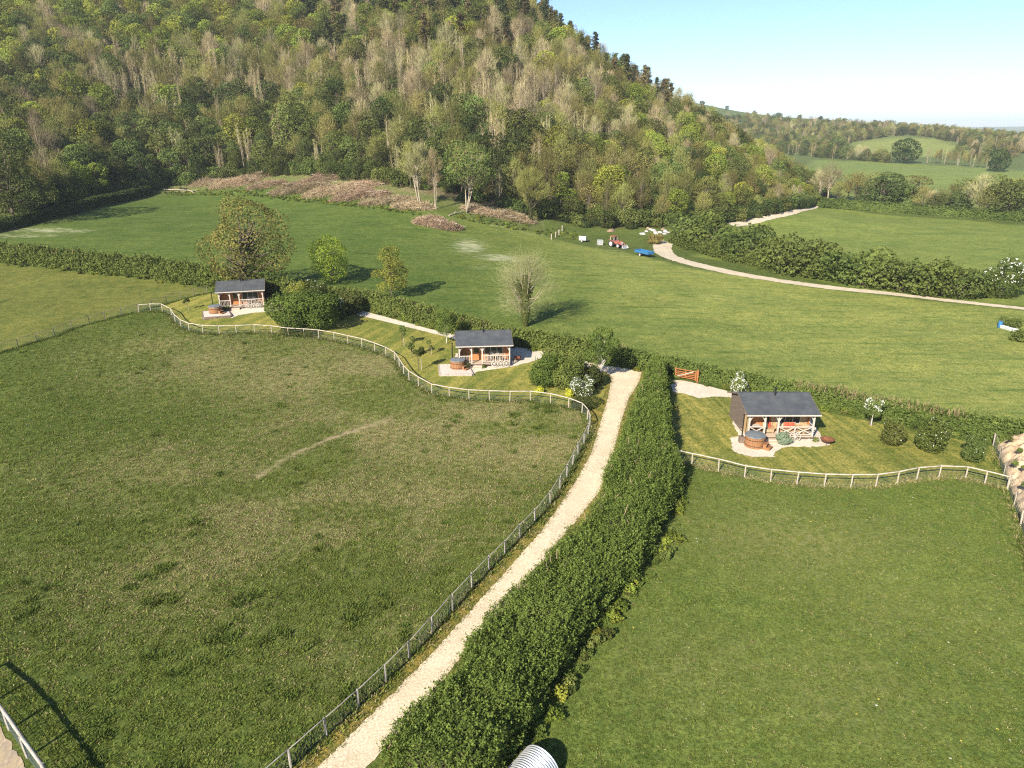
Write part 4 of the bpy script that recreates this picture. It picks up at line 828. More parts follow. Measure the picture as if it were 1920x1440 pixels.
# ------------------------------------------------------------------ fences, gate
M['rail'] = simple('cleft_chestnut', (.47, .41, .335), (.32, .275, .22), 5, .85, (1, 1, 1), .3)
M['raildark'] = simple('weathered_rail', (.26, .22, .18), (.15, .125, .10), 5, .9)
M['railgrey'] = simple('grey_rail', (.40, .37, .33), (.27, .24, .21), 5, .9)
M['wire'] = simple('galvanised_wire', (.20, .24, .22), (.12, .15, .13), 8, .6, metallic=.3)
def fence(pts, label, mat='rail', ph=1.15, rail=True, net=True, seed=1, step=None, rw=.10, postr=.055, name='post_and_rail_fence', zoff=None):
    r = random.Random(seed); P = GL(pts) if not isinstance(pts[0], Vector) else pts
    if step:
        Q = [P[0]]
        for a, b in zip(P[:-1], P[1:]):
            k = max(1, round((b - a).length / step)); Q += [a.lerp(b, (j + 1) / k) for j in range(k)]
        P = Q
    org = P[len(P) // 2].copy(); org.z = hz(org.x, org.y)
    root = empty(name, org, 0, label, 'fence')
    pm = MB().tube([(0, 0, -.3), (.01, 0, ph * .5), (0, 0, ph)], [postr * 1.05, postr, postr * .92], 6).mesh('fence_post', M[mat])
    rm = MB().tube([(0, 0, 0), (.33, 0, .008), (.66, .005, -.006), (1, 0, 0)], [rw * .55, rw * .5, rw * .52, rw * .48], 6).mesh('fence_rail', M[mat], True)
    tops = []
    for p in P:
        z = hz(p.x, p.y); q = Vector((p.x, p.y, z)) - org; tops.append(q + Vector((r.gauss(0, .02), r.gauss(0, .02), ph - .03 + r.gauss(0, .02))))
        mobj('post', pm, root, q, (r.gauss(0, .025), r.gauss(0, .025), r.uniform(0, 6)), (1, 1, r.uniform(.97, 1.05)))
    if rail:
        for a, b in zip(tops[:-1], tops[1:]):
            d = b - a; o = mobj('rail', rm, root, a - d.normalized() * .05); o.rotation_euler = d.to_track_quat('X', 'Z').to_euler(); o.scale = (d.length + .1, 1, 1)
    if net:
        mb = MB()
        def strip(a, b, w=.006): mb.beam(a, b, w * 2, w * 2)
        for a, b in zip(tops[:-1], tops[1:]):
            a0 = a - Vector((0, 0, ph)); b0 = b - Vector((0, 0, ph))
            for hh in (.08, .25, .45, .65, .85): strip(a0 + Vector((0, 0, hh)), b0 + Vector((0, 0, hh)))
            n = max(2, int((b - a).length / .3))
            for j in range(1, n): p = a0.lerp(b0, j / n); strip(p + Vector((0, 0, .05)), p + Vector((0, 0, .87)), .004)
        o = mb.build('wire_netting', M['wire'], root)
    return root
fence(FEN_1[:36], 'pale cleft-rail fence winding round the lawn of the two cabins', 'rail', 1.12, seed=1, rw=.115)
fence(FEN_1[35:], 'grey post and rail fence running down beside the gravel track', 'railgrey', 1.12, seed=2, rw=.06, postr=.06)
fence(FEN_L, 'thin dark fence dividing the left paddock from the grass strip', 'raildark', 1.15, seed=3, rw=.065, postr=.05)
fence(FEN_R, 'pale cleft-rail fence along the bottom of the striped lawn', 'rail', 1.12, seed=4, rw=.12, postr=.06)
fence(FEN_B, 'wire fence with pale posts along the foot of the soil bank', 'rail', 1.2, seed=5, rw=.05, postr=.06, step=2.4)
fence([(-60, 1285), (-22, 1322), (18, 1368), (52, 1420), (90, 1475), (120, 1530)], 'post and rail fence crossing the bottom picture corner', 'railgrey', 1.25, seed=6, rw=.15, postr=.075, step=2.6)
fence([(1034, 449), (1042, 445), (1048, 440), (1054, 433)], 'short stub of fence posts near the white trailer', 'rail', 1.3, rail=False, net=False, seed=7, postr=.13)
M['gate'] = simple('oiled_hardwood', (.36, .145, .055), (.25, .095, .035), 6, .6, (1, 6, 6), .2)
def gate():
    a = G(1265, 708); b = G(1305, 716); d = b - a; d.z = 0; L = d.length
    root = empty('field_gate', a, math.atan2(d.y, d.x), 'orange-brown five-bar timber gate standing at the end of the tall hedge', 'gate')
    for z in (.18, .38, .58, .80, 1.08): MB().box(.05, L - .05, -.03, .03, z, z + .10).build('bar', M['gate'], root)
    for x in (.0, L - .14): MB().box(x, x + .14, -.045, .045, .05, 1.25).build('stile', M['gate'], root)
    MB().beam((.2, -.06, .22), (L - .35, -.06, 1.1), .05, .1).build('brace', M['rail'], root)
    MB().box(L * .5 - .05, L * .5 + .05, -.062, -.032, .18, 1.18).build('upright', M['gate'], root)
    MB().box(L + .06, L + .24, -.09, .09, -.3, 1.4).build('gatepost', M['gate'], root)
gate()

# ------------------------------------------------------------------ cabins
M['cedar'] = simple('cedar_boards', (.50, .22, .09), (.36, .145, .055), 2.5, .7, (8, 8, .6), .2)
M['tanboard'] = simple('larch_boards', (.52, .36, .19), (.40, .26, .13), 2.5, .75, (8, 8, .6), .2)
M['clad'] = simple('weathered_cladding', (.20, .155, .125), (.11, .085, .07), 2.5, .85, (.6, .6, 6), .3)
M['oak'] = simple('silvered_oak', (.55, .49, .43), (.40, .35, .30), 4, .8, (4, 4, .8), .2)
M['deck'] = simple('deck_boards', (.56, .44, .34), (.42, .32, .24), 3, .8, (.5, 6, 1), .2)
def roof_mat():
    t = NT('roof_felt'); p = t.obj(); n = t.noise(p, 1.2, 4, .6); n2 = t.noise(p, 22, 3, .7); c = t.mix(t.ramp(n, .3, .7), (.068, .074, .082), (.10, .104, .108)); c = t.mix(t.ramp(n2, .35, .7), t.mix(1.0, c, (.8, .8, .8), 'MULTIPLY'), c)
    t.col(c); t.bump(n2, .25, .02); t.b.inputs['Roughness'].default_value = .55; t.b.inputs['Specular IOR Level'].default_value = .45; return t.m
M['roof'] = roof_mat()
M['black'] = simple('black_iron', (.02, .02, .022), (.012, .012, .012), 5, .5)
M['white'] = simple('white_paint', (.72, .71, .68), (.62, .61, .58), 5, .6)
M['flash'] = simple('lead_flashing', (.38, .39, .41), (.3, .3, .32), 5, .5)
def glass_mat():
    t = NT('window_glass'); t.col((.02, .025, .03)); t.b.inputs['Roughness'].default_value = .05; t.b.inputs['Specular IOR Level'].default_value = .8; return t.m
M['glass'] = glass_mat()
POSTS = (.12, 1.55, 2.78, 5.98)
def boards(mb, x0, x1, y, z0, z1, t=.03, w=.16, axis='x'):
    n = max(1, round((z1 - z0) / w)); h = (z1 - z0) / n
    for i in range(n):
        a = z0 + i * h; o = .006 if i % 2 else 0
        if axis == 'x': mb.box(x0, x1, y - t - o, y, a + .004, a + h - .004)
        else: mb.box(y - t - o, y, x0, x1, a + .004, a + h - .004)
    return mb
def cabin(px, py, rz, style, label):
    p = G(px, py); zs = []
    c, s = math.cos(rz), math.sin(rz)
    root = empty('lodge_cabin', (p.x, p.y, p.z), rz, label, 'cabin')
    Wd, D, F = 6.1, 5.6, .42
    B = lambda mb, n, m, par=root: mb.build(n, M[m], par)
    # floor and deck
    mb = MB()
    for i in range(41): mb.box(.02 + i * .148, .16 + i * .148, -.02, 1.95, F - .04, F)
    B(mb, 'deck', 'deck')
    B(MB().box(0, Wd, .0, .08, F - .22, F - .043).box(0, Wd, 1.88, D, F - .2, F - .043), 'bearer', 'clad')
    for x in (.3, 2.1, 4.0, 5.8):
        for y in (.2, 2.8, 5.3): MB().box(x - .1, x + .1, y - .1, y + .1, -.3, F - .21).build('pier', M['oak'], root)
    B(MB().box(1.62, 2.72, -.34, -.03, .0, F * .5 + .02), 'step', 'deck'); 
    B(MB().box(1.62, 2.72, -.66, -.345, .0, F * .25 + .0), 'step', 'deck')
    # walls
    wl = MB(); boards(wl, 1.480, D, .10, F - .1, 2.55, .05, .17, 'y'); B(wl, 'wall', 'clad')
    wr = MB(); boards(wr, 1.480, D, Wd - .02, F - .1, 2.55, .05, .17, 'y'); B(wr, 'wall', 'clad')
    wb = MB(); boards(wb, .1, Wd - .08, D, F - .1, 2.5, .05, .17); B(wb, 'wall', 'clad')
    for x in (.07, Wd - .06):                 # gables
        B(MB().add([(x - .03, 1.450, 2.56), (x - .03, D, 2.56), (x - .03, 2.8, 3.46), (x + .03, 1.450, 2.56), (x + .03, D, 2.56), (x + .03, 2.8, 3.46)], [(0, 2, 1), (3, 4, 5), (0, 1, 4, 3), (1, 2, 5, 4), (2, 0, 3, 5)]), 'gable', 'clad')
    sc_ = MB(); boards(sc_, .22, 1.430, .12, F, 2.56, .04, .2, 'y'); B(sc_, 'porch_screen', 'tanboard')
    fw = MB(); boards(fw, .12, 1.72, 1.480, F, 2.9, .05, .16); B(fw, 'front_wall', 'cedar')
    fw = MB(); boards(fw, 2.62, Wd - .1, 1.480, F, 1.05, .05, .16); boards(fw, 2.62, 3.1, 1.480, 1.055, 2.1, .05, .16); boards(fw, 5.3, Wd - .1, 1.480, 1.055, 2.1, .05, .16); boards(fw, 1.725, Wd - .1, 1.480, 2.36 if style == 3 else 2.3, 2.9, .05, .16); boards(fw, 2.62, Wd - .1, 1.480, 2.105, 2.295, .05, .16); B(fw, 'front_wall', 'cedar' if style != 3 else 'tanboard')
    d = B(MB().box(1.74, 2.60, 1.430, 1.470, F, 2.28), 'door', 'cedar'); 
    MB().box(1.89, 2.44, 1.415, 1.428, 1.3, 2.12).build('glazing', M['glass'], d); MB().box(2.50, 2.54, 1.370, 1.428, 1.28, 1.40).build('handle', M['black'], d)
    w = B(MB().box(3.12, 5.28, 1.440, 1.460, 1.07, 2.08), 'window', 'glass')
    fr = MB()
    for x in (3.10, 3.84, 4.56, 5.24): fr.box(x, x + .06, 1.400, 1.438, 1.05, 2.1)
    fr.box(3.16, 5.24, 1.402, 1.436, 1.05, 1.11).box(3.16, 5.24, 1.402, 1.436, 2.04, 2.1); fr.build('frame', M['oak'], w)
    # roof: shallow porch slope, steeper main slope, rear slope
    prof = [(-.34, 2.58), (1.45, 3.06), (2.8, 3.58), (5.95, 2.5)]
    x0, x1 = -.28, Wd + .28; vs = []
    for dz in (0, .07):
        for (y, z) in prof: vs += [(x0, y, z + dz), (x1, y, z + dz)]
    n = len(prof); fs = []
    for i in range(n - 1):
        a = 2 * i; fs += [(a, a + 2, a + 3, a + 1), (2 * n + a, 2 * n + a + 1, 2 * n + a + 3, 2 * n + a + 2), (a, 2 * n + a, 2 * n + a + 2, a + 2), (a + 1, a + 3, 2 * n + a + 3, 2 * n + a + 1)]
    fs += [(0, 1, 2 * n + 1, 2 * n), (2 * n - 2, 4 * n - 2, 4 * n - 1, 2 * n - 1)]
    rf = B(MB().add(vs, fs), 'roof', 'roof')
    MB().box(x0 - .01, x1 + .01, -.38, -.345, 2.54, 2.66).build('fascia', M['oak'], rf)
    rc = MB().beam((x0, 2.8, 3.635), (x1, 2.8, 3.635), .22, .03); rc.build('ridge_cap', M['roof'], rf)
    for x in (x0 - .02, x1 + .02):
        bb = MB(); 
        for (ya, za), (yb, zb) in zip(prof[:-1], prof[1:]): bb.beam((x, ya, za + .02), (x, yb, zb + .02), .03, .14)
        bb.build('barge_board', M['clad'], rf)
    fl = B(MB().tube([(3.05, 2.45, 3.2), (3.05, 2.45, 4.15)], .075, 10), 'flue', 'black')
    MB().lathe([(.0, 0), (.13, 0), (.13, .04), (.02, .12)], 12, (3.05, 2.45, 4.18)).build('cowl', M['black'], fl)
    MB().add([(2.87, 2.22, 3.365), (3.23, 2.22, 3.365), (3.23, 2.6, 3.54), (2.87, 2.6, 3.54), (2.87, 2.22, 3.385), (3.23, 2.22, 3.385), (3.23, 2.6, 3.56), (2.87, 2.6, 3.56)], [(0, 3, 2, 1), (4, 5, 6, 7), (0, 1, 5, 4), (1, 2, 6, 5), (2, 3, 7, 6), (3, 0, 4, 7)]).build('flashing', M['flash'], fl)
    # porch frame
    B(MB().box(-.05, Wd + .05, .0, .14, 2.44, 2.59), 'eave_beam', 'oak')
    for x in POSTS: B(MB().box(x - .07, x + .07, .01, .13, F, 2.438), 'porch_post', 'oak')
    for x, sg in ((POSTS[0], 1), (POSTS[1], -1), (POSTS[2], 1), (POSTS[2], -1), (POSTS[3], -1)):
        bk = MB(); pts = [(x + sg * .07, 1.94), (x + sg * .16, 2.18), (x + sg * .34, 2.33), (x + sg * .52, 2.43)]
        for (a, b), (e, f) in zip(pts[:-1], pts[1:]): bk.beam((a, .07, b), (e, .07, f), .07, .09, (0, 1, 0))
        B(bk, 'bracket', 'oak')
    B(MB().box(4.30, 4.40, .03, .11, F, 1.34), 'rail_post', 'oak')
    def rails(xa, xb, y=.07):
        B(MB().box(xa, xb, y - .045, y + .045, 1.30, 1.38), 'top_rail', 'oak')
        B(MB().box(xa, xb, y - .03, y + .03, F + .12, F + .18), 'bottom_rail', 'oak')
        if style == 3:
            B(MB().beam((xa + .04, y, F + .2), (xb - .04, y, 1.28), .05, .07).beam((xa + .04, y + .03, 1.28), (xb - .04, y + .03, F + .2), .05, .07), 'cross_brace', 'oak')
        else:
            n = int((xb - xa) / .17); rr = random.Random(int(xa * 100) + style)
            for i in range(1, n):
                x = xa + (xb - xa) * i / n; MB().tube([(x + rr.gauss(0, .02), y, F + .18), (x + rr.gauss(0, .03), y + rr.gauss(0, .015), .9), (x + rr.gauss(0, .02), y, 1.3)], .026, 5, False).build('baluster', M['oak'], root)
    rails(POSTS[0] + .07, POSTS[1] - .07); rails(POSTS[2] + .07, 4.29); rails(4.41, POSTS[3] - .07)
    B(MB().box(Wd - .09, Wd - .02, .15, 1.4, 1.30, 1.38).box(Wd - .085, Wd - .025, .15, 1.4, F + .12, F + .18), 'side_rail', 'oak')
    B(MB().box(Wd - .12, Wd - .02, 1.1, 1.42, F, 2.5), 'corner_panel', 'cedar')
    L2W = lambda x, y, z: Vector((p.x + c * x - s * y, p.y + s * x + c * y, p.z + z))
    return root, L2W, rz
C3 = cabin(1399, 826, 0.0, 3, 'nearest timber cabin with cross-braced porch on the striped lawn')
C2 = cabin(860, 689, R(5), 2, 'middle timber cabin with dark roof beside the trackside bushes')
C1 = cabin(412, 582, R(16), 1, 'farthest timber cabin with dark roof beside the big dark bushes')

# ------------------------------------------------------------------ things round the cabins
M['stave'] = simple('larch_stave', (.33, .165, .075), (.22, .105, .05), 4, .65, (6, 6, .6), .2)
M['lid'] = simple('tub_cover', (.17, .19, .205), (.13, .145, .16), 3, .6)
M['pinkstone'] = simple('edging_stone', (.50, .42, .37), (.34, .28, .25), 3, .9, bump=.3)
M['sleeper'] = simple('timber_sleeper', (.22, .16, .125), (.14, .10, .08), 3, .9, (.5, 4, 4), .3)
def hot_tub(px, py, step_a, flue_a, label, flue_label):
    p = G(px, py, .0); root = empty('hot_tub', (p.x, p.y, p.z + .02), 0, label, 'hot tub'); Rr, H, n = .86, 1.02, 30
    mb = MB()
    for i in range(n):
        a = 2 * math.pi * i / n; b = a + 2 * math.pi / n * .93; rr = Rr + (.008 if i % 2 else 0)
        q = [(math.cos(t) * k, math.sin(t) * k) for t in (a, b) for k in (rr, rr - .06)]
        mb.add([(q[0][0], q[0][1], 0), (q[2][0], q[2][1], 0), (q[3][0], q[3][1], 0), (q[1][0], q[1][1], 0), (q[0][0], q[0][1], H), (q[2][0], q[2][1], H), (q[3][0], q[3][1], H), (q[1][0], q[1][1], H)], [(0, 3, 2, 1), (4, 5, 6, 7), (0, 1, 5, 4), (1, 2, 6, 5), (2, 3, 7, 6), (3, 0, 4, 7)])
    mb.build('staves', M['stave'], root)
    for z in (.22, .75): MB().lathe([(Rr + .012, z), (Rr + .018, z), (Rr + .018, z + .04), (Rr + .012, z + .04)], n).build('hoop', M['black'], root)
    MB().lathe([(Rr + .05, H + .005), (Rr + .07, H + .03), (Rr + .05, H + .10), (.25, H + .16), (.02, H + .17)], 10).build('cover', M['lid'], root)
    st = mobj('steps', MB().box(Rr + .02, Rr + .34, -.36, .36, .46, .51).box(Rr + .34, Rr + .66, -.36, .36, .21, .26).box(Rr + .03, Rr + .64, -.36, -.31, 0, .21).box(Rr + .03, Rr + .64, .31, .36, 0, .21).box(Rr + .03, Rr + .32, -.355, -.315, .212, .458).box(Rr + .03, Rr + .32, .315, .355, .212, .458).mesh('tub_steps', M['stave']), root); st.rotation_euler = (0, 0, step_a)
    q = Vector((math.cos(flue_a), math.sin(flue_a), 0)) * (Rr + .32)
    sv = MB().box(q.x - .22, q.x + .22, q.y - .24, q.y + .24, .02, .62).build('stove', M['sleeper'], root)
    MB().tube([(q.x, q.y, .6), (q.x, q.y, 2.75)], .06, 8).build('flue', M['black'], sv); MB().lathe([(.10, 2.72), (.11, 2.76), (.02, 2.86)], 10, (q.x, q.y, 0)).build('cowl', M['black'], sv)
hot_tub(1414, 836, R(-38), R(145), 'wooden hot tub with grey lid in front of the nearest cabin', '')
hot_tub(858.5, 691, R(-35), R(125), 'wooden hot tub with grey lid on the pale slab by the middle cabin', '')
hot_tub(405, 588, R(-25), R(125), 'wooden hot tub with grey lid on the slab by the farthest cabin', '')
def slab(poly, label, mat, edge, zf):
    P = zf(poly); cx = sum((p for p in P), Vector()) / len(P); zt = max(hz(p.x, p.y) for p in P) + .06
    root = empty('patio_slab', (cx.x, cx.y, zt), 0, label, 'patio'); Q = [(p.x - cx.x, p.y - cx.y) for p in P]; n = len(Q)
    area = sum(Q[i][0] * Q[(i + 1) % n][1] - Q[(i + 1) % n][0] * Q[i][1] for i in range(n))
    if area < 0: Q = Q[::-1]
    MB().add([(x, y, -.5) for x, y in Q] + [(x, y, 0) for x, y in Q], [tuple(range(n - 1, -1, -1)), tuple(range(n, 2 * n))] + [(i, (i + 1) % n, n + (i + 1) % n, n + i) for i in range(n)]).build('slab', M['slab'], root)
    rr = random.Random(3)
    for i in range(n):
        a = Vector((*Q[i], 0)); b = Vector((*Q[(i + 1) % n], 0)); k = max(1, round((b - a).length / (.45 if edge == 'pinkstone' else 1.6))); out = Vector(((b - a).y, -(b - a).x, 0)).normalized() * .07
        for j in range(k):
            u, v = a.lerp(b, (j + .03) / k) + out, a.lerp(b, (j + .97) / k) + out; z = .03 + rr.uniform(-.015, .015)
            MB().beam(u + Vector((0, 0, z - .16)), v + Vector((0, 0, z - .16)), .15, .32).build('edging_block', M[edge], root)
slab([(178, 700), (188, 848), (630, 845), (560, 700)], 'pale square slab with stone edging under the middle hot tub', 'slab', 'pinkstone', z2)
slab([(244, 505), (250, 575), (495, 552), (470, 490)], 'pale slab with dark timber edging under the farthest hot tub', 'slab', 'sleeper', z1)
M['rust'] = simple('rusted_steel', (.26, .10, .05), (.13, .055, .03), 6, .8)
def fire_pit(px, py, sc, label):
    p = G(px, py); root = empty('fire_pit', (p.x, p.y, p.z + .04), 0, label, 'fire pit'); root.scale = (sc,) * 3
    MB().lathe([(.16, .12), (.34, .18), (.48, .34), (.50, .35), (.46, .35), (.33, .23), (.02, .17)], 20).build('bowl', M['rust'], root, True)
    for k in range(3): a = k * 2.09; MB().beam((.3 * math.cos(a), .3 * math.sin(a), .2), (.38 * math.cos(a), .38 * math.sin(a), 0), .05).build('leg', M['black'], root)
fire_pit(970.5, 676, 1.1, 'rusty fire bowl on the gravel right of the middle cabin')
fire_pit(518, 576, 1.1, 'rusty fire bowl on the gravel by the farthest cabin')
fire_pit(1550, 832, 1.25, 'rusty fire bowl at the corner of the nearest patio')
def wheel(l2w, rz, x, y, r_, label, z0=.03, tilt=R(14)):
    root = empty('cart_wheel', l2w(x, y, z0), rz, label, 'cart wheel'); root.rotation_euler = (-tilt, 0, rz)
    n = 26; mb = MB(); ring = [(r_ * math.cos(2 * math.pi * k / n), 0, r_ + r_ * math.sin(2 * math.pi * k / n)) for k in range(n + 1)]
    for a, b in zip(ring[:-1], ring[1:]): mb.beam(a, b, .05, .055, (0, 1, 0))
    mb.build('rim', M['oak'], root)
    for k in range(10): a = 2 * math.pi * k / 10; MB().beam((.06 * math.cos(a), 0, r_ + .06 * math.sin(a)), ((r_ - .03) * math.cos(a), 0, r_ + (r_ - .03) * math.sin(a)), .035, .035, (0, 1, 0)).build('spoke', M['oak'], root)
    MB().tube([(0, -.07, r_), (0, .07, r_)], .075, 10).build('hub', M['oak'], root)
wheel(C3[1], C3[2], 4.35, -.35, .46, 'old cart wheel leaning on the porch of the nearest cabin')
for x, w_ in ((4.2, 'beside the porch steps'), (4.95, 'in the middle'), (5.6, 'at the corner post')):
    wheel(C2[1], C2[2], x, -.25, .36, 'small cart wheel along the middle cabin porch, ' + w_)
    wheel(C1[1], C1[2], x - .3, -.25, .36, 'small cart wheel along the farthest cabin porch, ' + w_)
p = C3[1](3.15, -.75, 0); q = to_px(p.x, p.y, p.z)
bush('lavender_bush', q[0], q[1], 1.35, 1.25, 2600, .09, 'silver', 'grey-green bush beside the steps of the nearest cabin', 560, nl=10)
for CC, x, y, s_, lb, sd in ((C2, 2.95, -.5, .5, 'small green pot plant beside the steps of the middle cabin', 561), (C2, .85, -.75, .9, 'dark green plant between middle cabin and its hot tub', 562), (C1, .9, -.7, .95, 'dark green plant between farthest cabin and its hot tub', 563), (C3, 6.2, -.3, .5, 'little flowering plant at the corner post of the nearest cabin', 564), (C3, .9, -.5, .5, 'fresh green plant behind the nearest hot tub', 565)):
    p = CC[1](x, y, 0); q = to_px(p.x, p.y, p.z); bush('pot_plant', q[0], q[1], s_, s_ * .9, 420, .09, 'green' if sd != 562 else 'dark', lb, sd, nl=6, nb=40 if sd == 564 else 0, bs=.06)
# porch furniture
M['cushred'] = simple('red_fabric', (.62, .10, .06), (.5, .07, .04), 8, .9); M['cushcream'] = simple('cream_fabric', (.70, .62, .42), (.55, .42, .25), 9, .9); M['rattan'] = simple('rattan', (.46, .33, .20), (.32, .22, .13), 12, .8)
def table(CC, x, y, label):
    root = empty('porch_table', CC[1](x, y, .425), CC[2], label, 'table')
    MB().box(-.55, .55, -.36, .36, .70, .745).build('top', M['oak'], root)
    for a in (-.47, .47):
        for b in (-.28, .28): MB().box(a - .035, a + .035, b - .035, b + .035, 0, .70).build('leg', M['oak'], root)
def chair(CC, x, y, rz, label, mat='oak'):
    root = empty('porch_chair', CC[1](x, y, .425), CC[2] + rz, label, 'chair')
    MB().box(-.23, .23, -.23, .23, .42, .46).build('seat', M[mat], root); MB().box(-.23, .23, .19, .23, .62, .95).build('backrest', M[mat], root)
    for a in (-.2, .2):
        for b in (-.2, .2): MB().box(a - .022, a + .022, b - .022, b + .022, 0, .42 if b < 0 else .7).build('leg', M[mat], root)
def sofa(CC, x, y, w_, rz, label):
    root = empty('porch_sofa', CC[1](x, y, .425), CC[2] + rz, label, 'sofa')
    MB().box(-w_ / 2, w_ / 2, -.38, .38, .12, .40).build('seat', M['rattan'], root); MB().box(-w_ / 2, w_ / 2, .26, .40, .405, .85).build('backrest', M['rattan'], root)
    for a in (-1, 1): MB().box(a * w_ / 2 - .05, a * w_ / 2 + .05, -.38, .25, .405, .62).build('armrest', M['rattan'], root)
    for a in (-1, 1):
        for b in (-.3, .3): MB().box(a * (w_ / 2 - .08) - .03, a * (w_ / 2 - .08) + .03, b - .03, b + .03, 0, .12).build('leg', M['rattan'], root)
def cushion(CC, x, y, z, mat, label, rz=0, s_=.24):
    n = 8; vs = []; fs = []
    for i in range(n + 1):
        for j in range(n + 1):
            u, v = i / n * 2 - 1, j / n * 2 - 1; t = .09 * (max(0, (1 - u ** 4) * (1 - v ** 4))) ** .5; vs.append((u * s_, -t, s_ + v * s_))
    m = len(vs); vs += [(a, -b, d) for a, b, d in vs]
    for k in (0, m):
        for i in range(n):
            for j in range(n): a = k + i * (n + 1) + j; f = (a, a + n + 1, a + n + 2, a + 1); fs.append(f if k else f[::-1])
    o = MB().add(vs, fs).build('cushion', M[mat], None, True); o.location = CC[1](x, y, z); o.rotation_euler = (R(-18), 0, CC[2] + rz); tag(o, label, 'cushion', 'porch cushions')
sofa(C3, 4.0, 1.0, 1.7, 0, 'rattan sofa with red cushions on the porch of the nearest cabin'); sofa(C3, 2.25, 1.0, .85, 0, 'single rattan seat by the door of the nearest cabin'); sofa(C3, 5.4, .75, .8, R(-60), 'rattan armchair at the far end of the nearest porch')
for x, m_, lb in ((3.45, 'cushcream', 'cream patterned cushion at the door end of the red-cushioned sofa'), (3.95, 'cushred', 'bright red cushion in the middle of the nearest porch sofa'), (4.45, 'cushred', 'red cushion at the far end of the nearest porch sofa')): cushion(C3, x, 1.05, .84, m_, lb)
cushion(C3, 2.3, 1.1, .84, 'cushred', 'red cushion on the single seat by the nearest cabin door'); cushion(C3, 2.02, 1.0, .84, 'cushcream', 'cream cushion on the single seat by the nearest cabin door', .2)
table(C3, .85, .8, 'small oak table in the left bay of the nearest porch')
for CC, nm in ((C2, 'middle'), (C1, 'farthest')):
    table(CC, 4.3, .7, 'oak table on the porch of the %s cabin' % nm)
    for x, y, rz, w_ in ((3.95, 1.2, 0, 'behind the table, nearer the door'), (4.65, 1.2, 0, 'behind the table, away from the door'), (3.4, .7, R(90), 'at the door end of the table'), (5.2, .7, R(-90), 'at the far end of the table')):
        chair(CC, x, y, rz, 'oak chair on the %s cabin porch, %s' % (nm, w_))
# ------------------------------------------------------------------ farmyard things by the wood
M['red'] = simple('faded_red_paint', (.40, .12, .09), (.30, .10, .08), 4, .6); M['tyre'] = simple('tyre_rubber', (.03, .03, .03), (.045, .042, .04), 6, .9); M['hubw'] = simple('white_wheel', (.66, .60, .55), (.52, .46, .42), 5, .6)
M['blue'] = simple('blue_paint', (.04, .16, .34), (.03, .12, .26), 4, .5); M['grey'] = simple('grey_metal', (.42, .43, .44), (.30, .31, .32), 4, .5); M['poly'] = simple('white_plastic', (.46, .47, .48), (.36, .37, .39), 4, .5)
def road_wheel(root, x, y, z, r_, w_, hub='hubw', tyre='tyre', k=.62):
    wh = empty_part('wheel', root, (x, y, z))
    def ring(ra, rb, ya, yb, n=20):
        mb = MB(); a = lambda t, rr, yy: (rr * math.cos(t), yy, rr * math.sin(t)); N = n
        for i in range(N):
            t, u = 2 * math.pi * i / N, 2 * math.pi * (i + 1) / N
            mb.add([a(t, ra, ya), a(u, ra, ya), a(u, rb, ya), a(t, rb, ya), a(t, ra, yb), a(u, ra, yb), a(u, rb, yb), a(t, rb, yb)], [(0, 1, 2, 3), (7, 6, 5, 4), (3, 2, 6, 7), (4, 5, 1, 0)])
        return mb
    ring(r_ * k, r_, -w_ / 2, w_ / 2).build('tyre', M[tyre], wh)
    MB().tube([(0, -w_ * .42, 0), (0, w_ * .42, 0)], r_ * k * .99, 18).build('rim', M[hub], wh)
def empty_part(name, parent, loc):
    o = bpy.data.objects.new(name, None); link(o, parent); o.location = loc; return o
def tractor():
    a = G(1150, 462.5); b = G(1167, 466); d = b - a; rz = math.atan2(d.y, d.x)
    root = empty('tractor', (a.x, a.y, a.z), rz, 'faded red tractor with white wheels parked below the wood', 'tractor')
    for y in (-.75, .75): road_wheel(root, 0, y, .78, .80, .42)
    for y in (-.68, .68): road_wheel(root, 2.15, y, .52, .54, .30)
    MB().box(.55, 2.7, -.33, .33, .85, 1.42).build('bonnet', M['red'], root); MB().box(2.702, 2.76, -.31, .31, .80, 1.38).build('grille', M['hubw'], root)
    MB().box(-.35, 2.5, -.22, .22, .55, .848).build('chassis', M['black'], root)
    for y in (-.75, .75): MB().box(-.75, .62, y - .24, y + .24, 1.585, 1.64).box(.565, .62, y - .24, y + .24, 1.1, 1.584).build('mudguard', M['red'], root)
    for x in (-.55, .6):
        for y in (-.48, .48): MB().box(x - .04, x + .04, y - .04, y + .04, 1.0, 2.4).build('cab_pillar', M['hubw'], root)
    MB().box(-.66, .72, -.58, .58, 2.402, 2.5).build('cab_roof', M['red'], root); MB().box(-.3, .15, -.25, .25, 1.1, 1.25).box(-.38, -.28, -.25, .25, 1.252, 1.7).build('seat', M['black'], root)
    MB().box(.585, .6, -.43, .43, 1.5, 2.38).build('windscreen', M['glass'], root); MB().tube([(1.6, .2, 1.4), (1.6, .2, 2.1)], .04, 6).build('exhaust', M['black'], root)
    for y in (-.45, .45): MB().beam((.9, y, 1.5), (2.5, y, 1.35), .09, .14).beam((2.5, y, 1.35), (3.6, y, .55), .09, .14).build('loader_arm', M['red'], root)
    MB().add([(3.55, -.8, .15), (4.25, -.8, .12), (3.55, -.8, .85), (3.55, .8, .15), (4.25, .8, .12), (3.55, .8, .85)], [(0, 1, 4, 3), (0, 3, 5, 2), (0, 2, 1), (3, 4, 5)]).build('bucket', M['grey'], root)
tractor()
